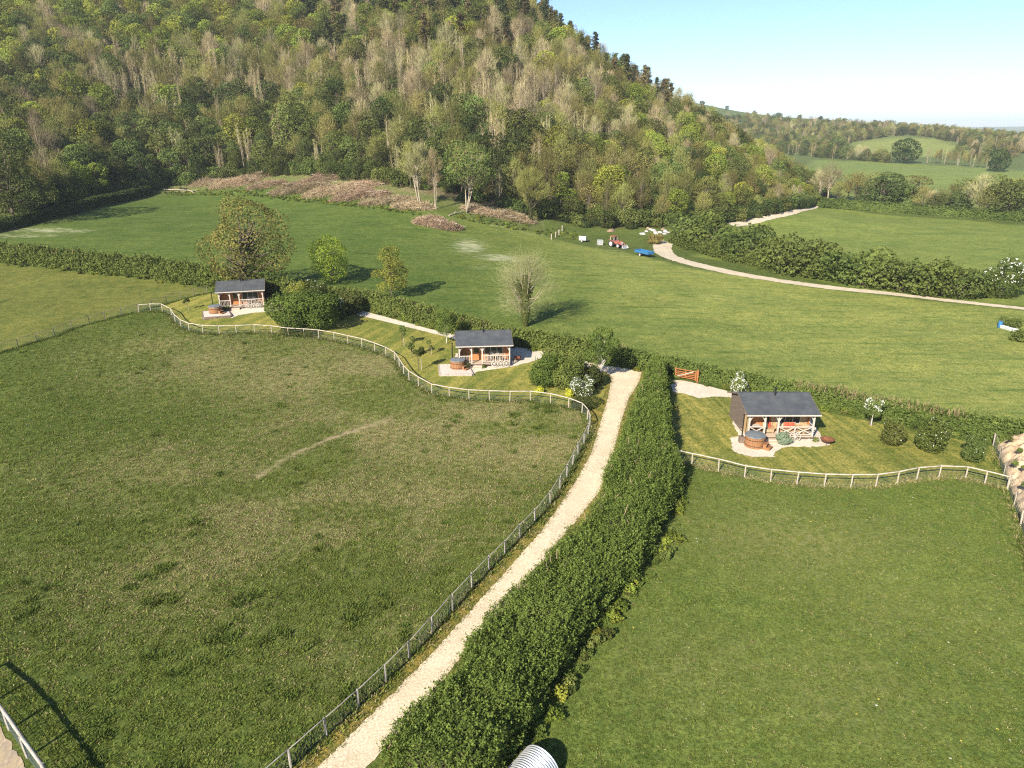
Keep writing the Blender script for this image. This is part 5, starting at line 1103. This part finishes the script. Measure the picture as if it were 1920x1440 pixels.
def trailer(pa, pb, mat, label, h0, h1, w_, wr, name='farm_trailer', cat='trailer', rounded=False, zb=.75):
    a = G(*pa); b = G(*pb); d = b - a; L = d.length; rz = math.atan2(d.y, d.x)
    root = empty(name, (a.x, a.y, a.z), rz, label, cat)
    if rounded:
        mb = MB(); pr = [(-w_ / 2, zb), (w_ / 2, zb), (w_ / 2, h1 * .7), (w_ * .34, h1), (-w_ * .34, h1), (-w_ / 2, h1 * .7)]
        vs = [(x, y, z) for x in (0, L) for y, z in pr]; n = 6; mb.add(vs, [tuple(range(n - 1, -1, -1)), tuple(range(n, 2 * n))] + [(i, (i + 1) % n, n + (i + 1) % n, n + i) for i in range(n)]); mb.build('body', M[mat], root)
    else:
        MB().box(0, L, -w_ / 2, w_ / 2, zb, zb + .08).build('bed', M[mat], root)
        for y in (-w_ / 2, w_ / 2 - .05): MB().box(0, L, y, y + .05, zb + .082, h1).build('side', M[mat], root)
        for x in (0, L - .05): MB().box(x, x + .05, -w_ / 2 + .052, w_ / 2 - .052, zb + .082, h1).build('tailboard', M[mat], root)
        MB().box(.2, L - .2, -.3, .3, zb - .2, zb - .002).build('chassis', M['black'], root)
    for y in (-w_ / 2 + .1, w_ / 2 - .1): road_wheel(root, L * .4, y, wr, wr, .22)
    MB().beam((L, 0, zb - .1), (L + 1.1, 0, .45), .1).build('drawbar', M['black'], root); MB().beam((L + .9, 0, .5), (L + .9, 0, 0), .07).build('jack_leg', M['black'], root)
trailer((1195, 478), (1220, 483), 'blue', 'bright blue tipping trailer at the track fork', .8, 1.3, 1.7, .38)
trailer((1086, 453), (1099, 454.5), 'poly', 'small white box trailer farthest from the track', .3, 1.3, 1.3, .3, rounded=True, zb=.4)
p = G(1125, 459); root = empty('water_tank', p, R(10), 'pale cubic water tank between white trailer and tractor', 'tank')
MB().box(-.55, .55, -.5, .5, .15, 1.15).build('tank', M['poly'], root); MB().box(-.6, .6, -.55, .55, 0, .148).build('pallet', M['rail'], root); MB().lathe([(.12, 1.15), (.12, 1.2), (.02, 1.21)], 10).build('cap', M['black'], root)
cg = MB()
for x in (-.57, -.19, .19, .57): cg.beam((x, -.53, .15), (x, -.53, 1.18), .03).beam((x, .53, .15), (x, .53, 1.18), .03)
for z in (.45, .8, 1.16): cg.beam((-.57, -.53, z), (.57, -.53, z), .03).beam((-.57, .53, z), (.57, .53, z), .03)
cg.build('cage', M['grey'], root)
def lump_obj(name, loc, sx, sy, sz, mat, label, cat, group=None, seed=0, jag=.25):
    r_ = np.random.default_rng(seed); mb = MB(); nu, nv = 12, 6; vs = []
    for j in range(nv + 1):
        for i in range(nu):
            t = math.pi / 2 * j / nv; a = 2 * math.pi * i / nu; k = 1 + jag * (r_.random() - .5) * 2 * math.cos(t) + (.15 if j == 0 else 0)
            vs.append((sx * math.cos(a) * math.cos(t) * k, sy * math.sin(a) * math.cos(t) * k, sz * math.sin(t) * k - .05))
    fs = [(j * nu + i, j * nu + (i + 1) % nu, (j + 1) * nu + (i + 1) % nu, (j + 1) * nu + i) for j in range(nv) for i in range(nu)]
    o = mb.add(vs, fs).build(name, M[mat], None, True); o.location = loc; o.rotation_euler = (0, 0, r_.random() * 6); return tag(o, label, cat, group)
M['soil'] = simple('bare_soil', (.32, .24, .16), (.22, .16, .10), 2.2, .95, None, .8, world=True); M['sack'] = simple('white_sack', (.50, .48, .47), (.36, .33, .31), 3, .8)
rr = random.Random(8)
for i in range(13):
    px = 1204 + i * 4.1; p = G(px + rr.uniform(-3, 3), 434 + rr.uniform(-5, 5)); lump_obj('rubble_sack', p, rr.uniform(.45, .8), rr.uniform(.4, .65), rr.uniform(.35, .6), 'sack' if i not in (3, 9) else 'soil', ('bulging white sack' if i not in (3, 9) else 'brown earth-filled sack') + ' dumped under the trees behind the tractor', 'sack', 'sacks dumped behind the tractor', i)
bush('bramble_bush', 1226, 457, 4.2, 2.4, 900, .3, 'olive', 'round brown bramble bush at the track fork', 570, nl=9); lump_obj('spoil_heap', G(1146, 433), 1.6, .8, .6, 'soil', 'little tan spoil heap behind the tractor', 'heap', None, 41)
# clutter at the right-hand hedge corner
def barrel(px, py, mat, label):
    p = G(px, py); root = empty('barrel', p, 0, label, 'barrel'); MB().lathe([(.28, 0), (.30, .06), (.31, .45), (.30, .84), (.28, .9)], 16).build('drum', M[mat], root, True); MB().lathe([(.285, .9), (.285, .93), (.02, .94)], 16).build('lid', M[mat], root)
bush('scrub_bush', 1895, 612, 2.6, 1.4, 700, .2, 'hedgefar', 'scrubby bush behind the clutter at the meadow corner', 571); bush('scrub_bush', 1912, 640, 2.4, 1.5, 700, .2, 'hedgefar', 'scrubby bush at the picture edge below the clutter', 572)
barrel(1874, 614, 'blue', 'blue barrel among clutter at the meadow corner')
for px, py, sx, sz, lb in ((1882, 616, .25, .35, 'white crate next to the blue barrel'), (1893, 619, .3, .3, 'larger white crate in the meadow corner clutter'), (1903, 621, .25, .3, 'white crate farthest from the blue barrel')):
    p = G(px, py); root = empty('crate', p, rr.uniform(0, 1), lb, 'crate'); MB().box(-sx, sx, -.4, .4, 0, sz).build('body', M['poly'], root); MB().box(-sx - .03, sx + .03, -.43, .43, sz + .002, sz + .05).build('lid', M['white'], root)
# ------------------------------------------------------------------ brush heaps and felled stems at the wood edge
def brush(px, py, w_, d_, h_, n, label, seed, mat='brush'):
    r_ = np.random.default_rng(seed); p = G(px, py); root = empty('brush_heap', p, 0, label, 'brush heap', 'heaps of felled brushwood')
    a = r_.uniform(0, 6.283, n); k = np.sqrt(r_.random(n)); x = np.cos(a) * k * w_ / 2; y = np.sin(a) * k * d_ / 2; lump = .25 + 1.0 * vnoise(x + 50 + seed, y + 50, w_ * .14, seed) + .45 * vnoise(x + 50, y + 50 + seed, .9, seed + 1)
    z = h_ * np.sqrt(np.clip(1 - k ** 2, 0, 1)) * lump * (1 - .35 * r_.random(n) ** 2); gz = height(x + p.x, y + p.y) - p.z
    P = np.c_[x, y, np.maximum(z, .05) + gz]; d = unit(np.c_[r_.normal(size=(n, 2)), r_.normal(size=n) * .65 + .25]); sd = unit(np.cross(d, rdir(r_, n))); l = r_.uniform(.4, 2.4, (n, 1)); w = r_.uniform(.014, .042, (n, 1))
    V = np.stack([P - d * l / 2 - sd * w, P - d * l / 2 + sd * w, P + d * l / 2 + sd * w * .5, P + d * l / 2 - sd * w * .5], 1).reshape(-1, 3)
    mobj('twigs', np_mesh('brush_twigs', V, np.arange(len(V)).reshape(-1, 4), M[mat], [('tint', 'FACE', r_.random(n) * .6 + .4 * vnoise(x + 9, y + 9, 1.7, seed))]), root)
    for i in range(13):
        q = P[r_.integers(n)]; e = d[r_.integers(n)] * r_.uniform(1.2, 2.8); e[2] *= .3; MB().tube([q - e / 2 + [0, 0, .25], q + e / 2 + [0, 0, .3]], [.09, .05], 5).build('branch', M['barkpale'], root)
for i, (px, py, w_, d_, h_, n, lb) in enumerate([(385, 345, 8, 5, 1.8, 1500, 'long low brush heap nearest the trimmed hedge'), (440, 347, 12, 6, 2.4, 2600, 'brush heap with pale branches below the hill, second from the trimmed hedge'), (500, 350, 9, 5, 2.0, 1600, 'greyish brush heap between two larger heaps'),
        (560, 358, 13, 6, 2.8, 3200, 'large reddish brush heap in the middle of the felled strip'), (620, 364, 12, 6, 2.8, 3000, 'tall brown brush heap just right of the large reddish one'), (675, 371, 12, 6, 2.6, 3000, 'brown brush heap before the bare pale trees'), (728, 380, 11, 6, 2.2, 2600, 'tan brush heap nearest the multi-stemmed bare tree'),
        (775, 390, 8, 5, 1.8, 1800, 'tangled brush at the foot of the multi-stemmed bare tree'), (810, 422, 6, 4, 2.3, 2600, 'separate brown brush pile lying out on the meadow grass'), (838, 428, 5, 3.5, 1.7, 1800, 'lower brown brush pile joined to the separate one on the meadow'), (470, 336, 14, 6, 2.2, 2400, 'greyish brush drift behind the second heap'), (600, 340, 14, 6, 2.4, 2600, 'pale brush drift behind the large reddish heap'), (680, 350, 13, 6, 2.2, 2400, 'pale brush drift behind the tall brown heap'), (905, 398, 8, 5, 1.3, 1400, 'thin scatter of brush under the forked green tree'), (965, 410, 8, 5, 1.6, 1800, 'orange-brown brush patch by the fan-shaped bare tree')]):
    brush(px, py, w_ * 1.4, d_ * 1.2, h_ * .66, int(n * 1.35), lb, 700 + i)
for i, (pa, pb, rad, lb) in enumerate([((308, 357), (352, 358), .22, 'pale felled trunk lying at the top corner of the meadow'), ((352, 357), (366, 364), .16, 'short pale felled limb pointing into the meadow corner'), ((640, 346), (700, 352), .18, 'long pale felled stem behind the brush heaps'), ((580, 336), (632, 342), .16, 'pale felled stem high behind the brush heaps'), ((842, 405), (868, 398), .16, 'pale felled stem in the clearing before the forked green tree'), ((512, 372), (516, 364), .12, 'short pale stake-like stem leaning out of the brush')]):
    a = G(*pa); b = G(*pb); d = b - a; mb = MB(); mid = d * .5 + Vector((0, 0, .15)); root = empty('felled_trunk', a, 0, lb, 'log')
    mb.tube([(0, 0, rad), mid + Vector((0, 0, rad)), d + Vector((0, 0, rad))], [rad, rad * .8, rad * .4], 7).build('stem', M['barkpale'], root)
    for k in range(3): f = .35 + .2 * k; q = d * f; MB().tube([q + Vector((0, 0, rad)), q + Vector((rr.uniform(-1, 1), rr.uniform(-.3, 1), rr.uniform(.3, .9)))], [rad * .4, rad * .15], 4).build('limb', M['barkpale'], root)
p = G(345, 356); root = empty('feed_trough', p, R(5), 'small dark trough at the top corner of the meadow', 'trough')
MB().add([(-1.1, -.35, .5), (1.1, -.35, .5), (1.1, .35, .5), (-1.1, .35, .5), (-1.0, -.25, .15), (1.0, -.25, .15), (1.0, .25, .15), (-1.0, .25, .15)], [(4, 5, 1, 0), (5, 6, 2, 1), (6, 7, 3, 2), (7, 4, 0, 3), (7, 6, 5, 4)]).build('basin', M['black'], root)
for x in (-.9, .9): MB().box(x - .05, x + .05, -.3, .3, 0, .148).build('foot', M['black'], root)

# ------------------------------------------------------------------ soil bank on the right, earth corner on the left
def soil_bank():
    poly = [(q.x, q.y) for q in GL([(1868, 836), (1885, 826), (1915, 832), (1990, 850), (2100, 1000), (2100, 1200), (1990, 1180), (1960, 1100), (1926, 1010), (1905, 950), (1892, 912), (1880, 880)])]
    A = np.array(poly); g = .16; X, Y = np.meshgrid(np.arange(A[:, 0].min(), A[:, 0].max(), g), np.arange(A[:, 1].min(), A[:, 1].max(), g)); d = pin(poly, X, Y)
    h_ = 1.5 * (1 - np.exp(-np.clip(d, 0, 9) / 1.2)) + np.clip(d, 0, .6) * ((vnoise(X, Y, 1.4, 31) - .4) * 1.1 + (vnoise(X, Y, .6, 32) - .5) * 1.0 + (vnoise(X, Y, .3, 33) - .5) * .8 + (vnoise(X, Y, .19, 34) - .5) * .5)
    idx = -np.ones(X.shape, int); ok = d > -.15; idx[ok] = np.arange(ok.sum()); V = np.c_[X[ok], Y[ok], height(X[ok], Y[ok]) + np.where(d > 0, h_, -.1)[ok]]
    q = np.stack([idx[:-1, :-1], idx[:-1, 1:], idx[1:, 1:], idx[1:, :-1]], -1).reshape(-1, 4); q = q[(q >= 0).all(1)]
    me = np_mesh('soil_bank', V, q, M['soilbank'], None, True); tag(mobj('soil_bank', me), 'bank of bare tan soil along the wire fence at the picture edge', 'soil bank')
t = NT('soil_bank'); p_ = t.pos(); n1 = t.noise(p_, .9, 5, .7); n2 = t.noise(p_, 5, 5, .7); cc = t.mix(t.ramp(n1, .35, .65), (.38, .27, .17), (.56, .43, .29)); cc = t.mix(t.ramp(n2, .55, .72), cc, (.30, .21, .135)); cc = t.mix(t.ramp(t.noise(p_, 1.7, 4, .7), .62, .70), cc, (.09, .11, .03)); t.col(cc); t.bump(n2, .7, .08); M['soilbank'] = t.m
soil_bank()
for i, (px, py) in enumerate([(1888, 850), (1905, 872), (1912, 905), (1897, 898), (1914, 940), (1900, 838)]):
    q = G(px, py); o = bush('bank_weed', px, py, .5, .4, 160, .1, 'green', 'little weed tuft on the soil bank, ' + ORD[i] + ' from its hedge end', 580 + i, nl=5); o.location.z += 1.25
t = NT('trampled_earth'); p_ = t.pos(); n1 = t.noise(p_, 1.3, 5, .7); n2 = t.noise(p_, 8, 4, .7, (1, .35, 1)); cc = t.mix(t.ramp(n1, .35, .65), (.30, .24, .19), (.40, .31, .19)); cc = t.mix(t.ramp(n2, .5, .7), cc, (.52, .42, .27)); t.col(cc); t.bump(n2, .6, .05)
sheet('earth_yard', GL([(-90, 1290), (-40, 1325), (0, 1366), (34, 1415), (68, 1470), (100, 1530), (-150, 1560)]), .02, t.m, .3, .06, .8, 'trampled straw-coloured earth beyond the corner fence', sm=0)

# ------------------------------------------------------------------ corrugated ark at the bottom edge
M['tin'] = simple('corrugated_iron', (.62, .64, .67), (.52, .54, .57), 3, .38, None, 0, .55, .5)
def ark():
    p = G(957, 1503); root = empty('animal_ark', (p.x, p.y, p.z), R(-38), 'rounded corrugated-iron animal ark with wooden end at the bottom edge', 'animal shelter')
    L, Rr = 2.3, .98; nu, nv = 150, 18; vs = []
    for i in range(nu + 1):
        y = L * i / nu; k = Rr + .03 * math.sin(2 * math.pi * y / .125)
        for j in range(nv + 1): a = math.pi * j / nv; vs.append((k * math.cos(a), y, k * math.sin(a) * 1.02 + .02))
    fs = [(i * (nv + 1) + j, i * (nv + 1) + j + 1, (i + 1) * (nv + 1) + j + 1, (i + 1) * (nv + 1) + j) for i in range(nu) for j in range(nv)]
    o = MB().add(vs, fs).build('roof_sheet', M['tin'], root, True)
    for y in (.03, L - .07):
        b = 9
        for k in range(b):
            xa = -Rr + .05 + (2 * Rr - .1) * k / b; xb = -Rr + .05 + (2 * Rr - .1) * (k + 1) / b - .008; h_ = math.sqrt(max(.02, (Rr - .03) ** 2 - max(abs(xa), abs(xb)) ** 2))
            if y < 1 and 3 <= k <= 5: MB().box(xa, xb, y, y + .03, h_ * .72, h_).build('board', M['tanboard'], root); continue
            MB().box(xa, xb, y, y + .03, .02, h_).build('board', M['tanboard'], root)
    for x in (-Rr - .03, Rr - .03): MB().box(x, x + .06, -.25, L + .05, 0, .1).build('skid', M['tanboard'], root)
ark()
# ------------------------------------------------------------------ grass tufts and weeds
def tuft(name, seed, n, hgt, rad, mat, wid=.022):
    r_ = np.random.default_rng(seed); a = r_.uniform(0, 6.283, n); k = rad * np.sqrt(r_.random(n)); B = np.c_[np.cos(a) * k, np.sin(a) * k, 0 * a - .02]
    d = unit(np.c_[np.cos(a) * .7, np.sin(a) * .7, 0 * a + 1] + .45 * r_.normal(size=(n, 3))); d[:, 2] = np.abs(d[:, 2]); l = hgt * r_.uniform(.5, 1.3, (n, 1)); sd = unit(np.cross(d, rdir(r_, n))); w = wid * r_.uniform(.7, 1.3, (n, 1))
    V = np.stack([B - sd * w, B + sd * w, B + d * l + sd * w * .5, B + d * l - sd * w * .5], 1).reshape(-1, 3)
    return [('blades', np_mesh(name, V, np.arange(len(V)).reshape(-1, 4), M[mat], [('tint', 'FACE', r_.random(n))]))]
M['g1'] = leafmat('grass_dark', (.07, .102, .022), (.135, .172, .038), .3, .25); M['g2'] = leafmat('grass_mid', (.098, .134, .027), (.18, .215, .047), .3, .25); M['g3'] = leafmat('grass_straw', (.20, .175, .075), (.40, .345, .175), .3, .25)
M['g4'] = leafmat('grass_fresh', (.10, .13, .028), (.175, .205, .05), .3, .2)
TU = [tuft('tuft_a', 1, 16, .17, .16, 'g1'), tuft('tuft_b', 2, 16, .15, .16, 'g1'), tuft('tuft_c', 3, 14, .13, .15, 'g2'), tuft('tuft_d', 4, 14, .13, .15, 'g2'), tuft('tuft_e', 5, 12, .13, .15, 'g3', .02), tuft('tuft_f', 6, 12, .11, .15, 'g3', .02), tuft('tuft_g', 7, 14, .09, .14, 'g4'), tuft('tuft_h', 8, 14, .08, .14, 'g4')]
r = np.random.default_rng(77)
def tufts():
    padd = [(q.x, q.y) for q in GL(FEN_L[:9] + FEN_1[:-1] + [(500, 1480), (100, 1480), (40, 1400), (-20, 1330), (-60, 1290)])]
    A = np.array(padd); n = 150000; X = r.uniform(A[:, 0].min(), A[:, 0].max(), n); Y = r.uniform(max(18, A[:, 1].min()), A[:, 1].max(), n); u = pin(padd, X, Y) > .1
    X, Y = X[u], Y[u]; keep = r.random(len(X)) < np.clip(48 / np.hypot(X, Y), .3, 1) ; X, Y = X[keep], Y[keep]
    cl = vnoise(X, Y, 1.5, 41) * .55 + vnoise(X, Y, .6, 42) * .45 - .12 * (vnoise(X, Y, 14, 43) > .5); big = vnoise(X, Y, 9, 1) * .6 + vnoise(X, Y, 3.1, 2) * .4
    dr = np.zeros(len(X))
    for px, py, rx, ry, a in [(640, 700, 14, 10, .8), (480, 680, 15, 8, .6), (760, 790, 13, 10, .75), (900, 800, 13, 10, .8), (1000, 820, 9, 9, .7), (560, 950, 13, 9, .55), (420, 1030, 11, 8, .45), (760, 960, 10, 9, .55), (640, 1000, 10, 7, .5), (320, 900, 12, 8, .4), (720, 1180, 8, 6, .4)]:
        q = G(px, py); dr = np.maximum(dr, a * np.exp(-((X - q.x) / rx) ** 2 - ((Y - q.y) / ry) ** 2))
    off = np.zeros(len(X), bool)
    for line in ([(486, 893), (520, 868), (560, 848), (620, 822), (690, 800), (720, 790)],):
        q = GL(line)
        for a, b in zip(q[:-1], q[1:]):
            dx, dy = b.x - a.x, b.y - a.y; t_ = np.clip(((X - a.x) * dx + (Y - a.y) * dy) / (dx * dx + dy * dy), 0, 1); off |= (X - a.x - t_ * dx) ** 2 + (Y - a.y - t_ * dy) ** 2 < .09
    X, Y, cl, big, dr = X[~off], Y[~off], cl[~off], big[~off], dr[~off]
    pd = np.clip(.055 + dr * 1.4 * np.clip((big - .36) * 5, 0, 1), 0, .85); rnd = r.random(len(X))
    k = np.where(cl > .735, r.integers(0, 2, len(X)), np.where(rnd < pd, r.integers(4, 6, len(X)), r.integers(2, 4, len(X))))
    sc = np.where(cl > .735, r.uniform(.9, 1.7, len(X)), r.uniform(.6, 1.2, len(X)))
    P = [np.c_[X, Y]]; K = [k]; Sx = [sc]
    fld = Zn['right']; A = np.array(fld); n = 60000; X = r.uniform(A[:, 0].min(), 45, n); Y = r.uniform(18, A[:, 1].max(), n); u = pin(fld, X, Y) > .2; X, Y = X[u], Y[u]
    rnd = r.random(len(X)); k = np.where(rnd < .12, 2, np.where(rnd < .16, 4, r.integers(6, 8, len(X)))); P.append(np.c_[X, Y]); K.append(k); Sx.append(r.uniform(.5, 1.0, len(X)))
    # longer grass left standing along the fences and hedge foot
    for line, m, w_, ks in ((FEN_1, 70, .25, (1, 2, 4)), (FEN_R, 60, .2, (2, 4, 5)), (FEN_L, 40, .25, (1, 2)), (FEN_B, 50, .3, (1, 4))):
        q = GL(line)
        for a, b in zip(q[:-1], q[1:]):
            c = int((b - a).length * m * .35); f = r.random(c); P.append(np.c_[a.x + (b.x - a.x) * f + r.normal(size=c) * w_, a.y + (b.y - a.y) * f + r.normal(size=c) * w_]); K.append(r.choice(ks, c)); Sx.append(r.uniform(.8, 1.9, c))
    for edge in (trk_l[1:-2], trk_r[3:-1]):
        q = GL(edge)
        for a, b in zip(q[:-1], q[1:]):
            c = int((b - a).length * 16); f = r.random(c); P.append(np.c_[a.x + (b.x - a.x) * f + r.normal(size=c) * .13, a.y + (b.y - a.y) * f + r.normal(size=c) * .13]); K.append(r.choice((2, 4, 5), c)); Sx.append(r.uniform(.5, 1.1, c))
    P = np.concatenate(P); K = np.concatenate(K); Sx = np.concatenate(Sx); z = height(P[:, 0], P[:, 1])
    scatter('grass', np.c_[P, z], r.uniform(0, 6.28, len(P)), Sx, K, TU, 'tussocky pasture grass in the paddocks and along fences')
tufts()
bushkind('weed', 601, .55, .7, 260, .12, 'green', 5); bushkind('weed', 602, .4, .6, 220, .11, 'hedge', 5); bushkind('weed', 603, .7, .8, 260, .13, 'lime', 5)
def weeds():
    P = []
    for line, off, w_, dens in ((h1c, [-(w * .9 + .25) for w in h1w], .25, 2.2), (hp[6:], [-.15] * 40, .5, 1.6), (hp[:7], [-.2] * 9, .5, 1.2)):
        for i in range(len(line) - 1):
            a, b = Vector(line[i][:2]), Vector(line[i + 1][:2]); t = (b - a).normalized(); nrm = Vector((-t.y, t.x)); c = int((b - a).length * dens)
            for _ in range(c):
                f = r.random(); o = off[i] * (1 - f) + off[min(i + 1, len(off) - 1)] * f + r.normal() * w_; q = a.lerp(b, f) + nrm * o; P.append((q.x, q.y))
    for line in (GL([(300, 366), (400, 368), (500, 374), (600, 384), (700, 396), (780, 408)]), GL([(860, 415), (1000, 440), (1100, 455)])):
        for a, b in zip(line[:-1], line[1:]):
            for _ in range(int((b - a).length * 5)): q = a.lerp(b, r.random()); P.append((q.x + r.normal() * .7, q.y + 3.0 + abs(r.normal()) * 4.0 - 1.5))
    P = np.array(P); scatter('weeds', np.c_[P, height(P[:, 0], P[:, 1]) - .03], r.uniform(0, 6.28, len(P)), r.uniform(.5, 1.3, len(P)), r.integers(0, 3, len(P)), KINDS['weed'], 'nettles and weeds along the hedge feet')
weeds()
# ------------------------------------------------------------------ the air
hv = bpy.data.materials.new('haze_air'); hv.use_nodes = True; hn = hv.node_tree.nodes; hn.clear()
ho = hn.new('ShaderNodeOutputMaterial'); pv = hn.new('ShaderNodeVolumePrincipled'); hv.node_tree.links.new(pv.outputs[0], ho.inputs['Volume'])
pv.inputs['Color'].default_value = (.82, .91, 1.0, 1); pv.inputs['Density'].default_value = 0.000125; pv.inputs['Anisotropy'].default_value = .0
hb_ = MB().box(-11200, 11200, -450, 12900, -8.5, 150).build('haze', hv); tag(hb_, 'thin pale blue air over the valley', kind='stuff')
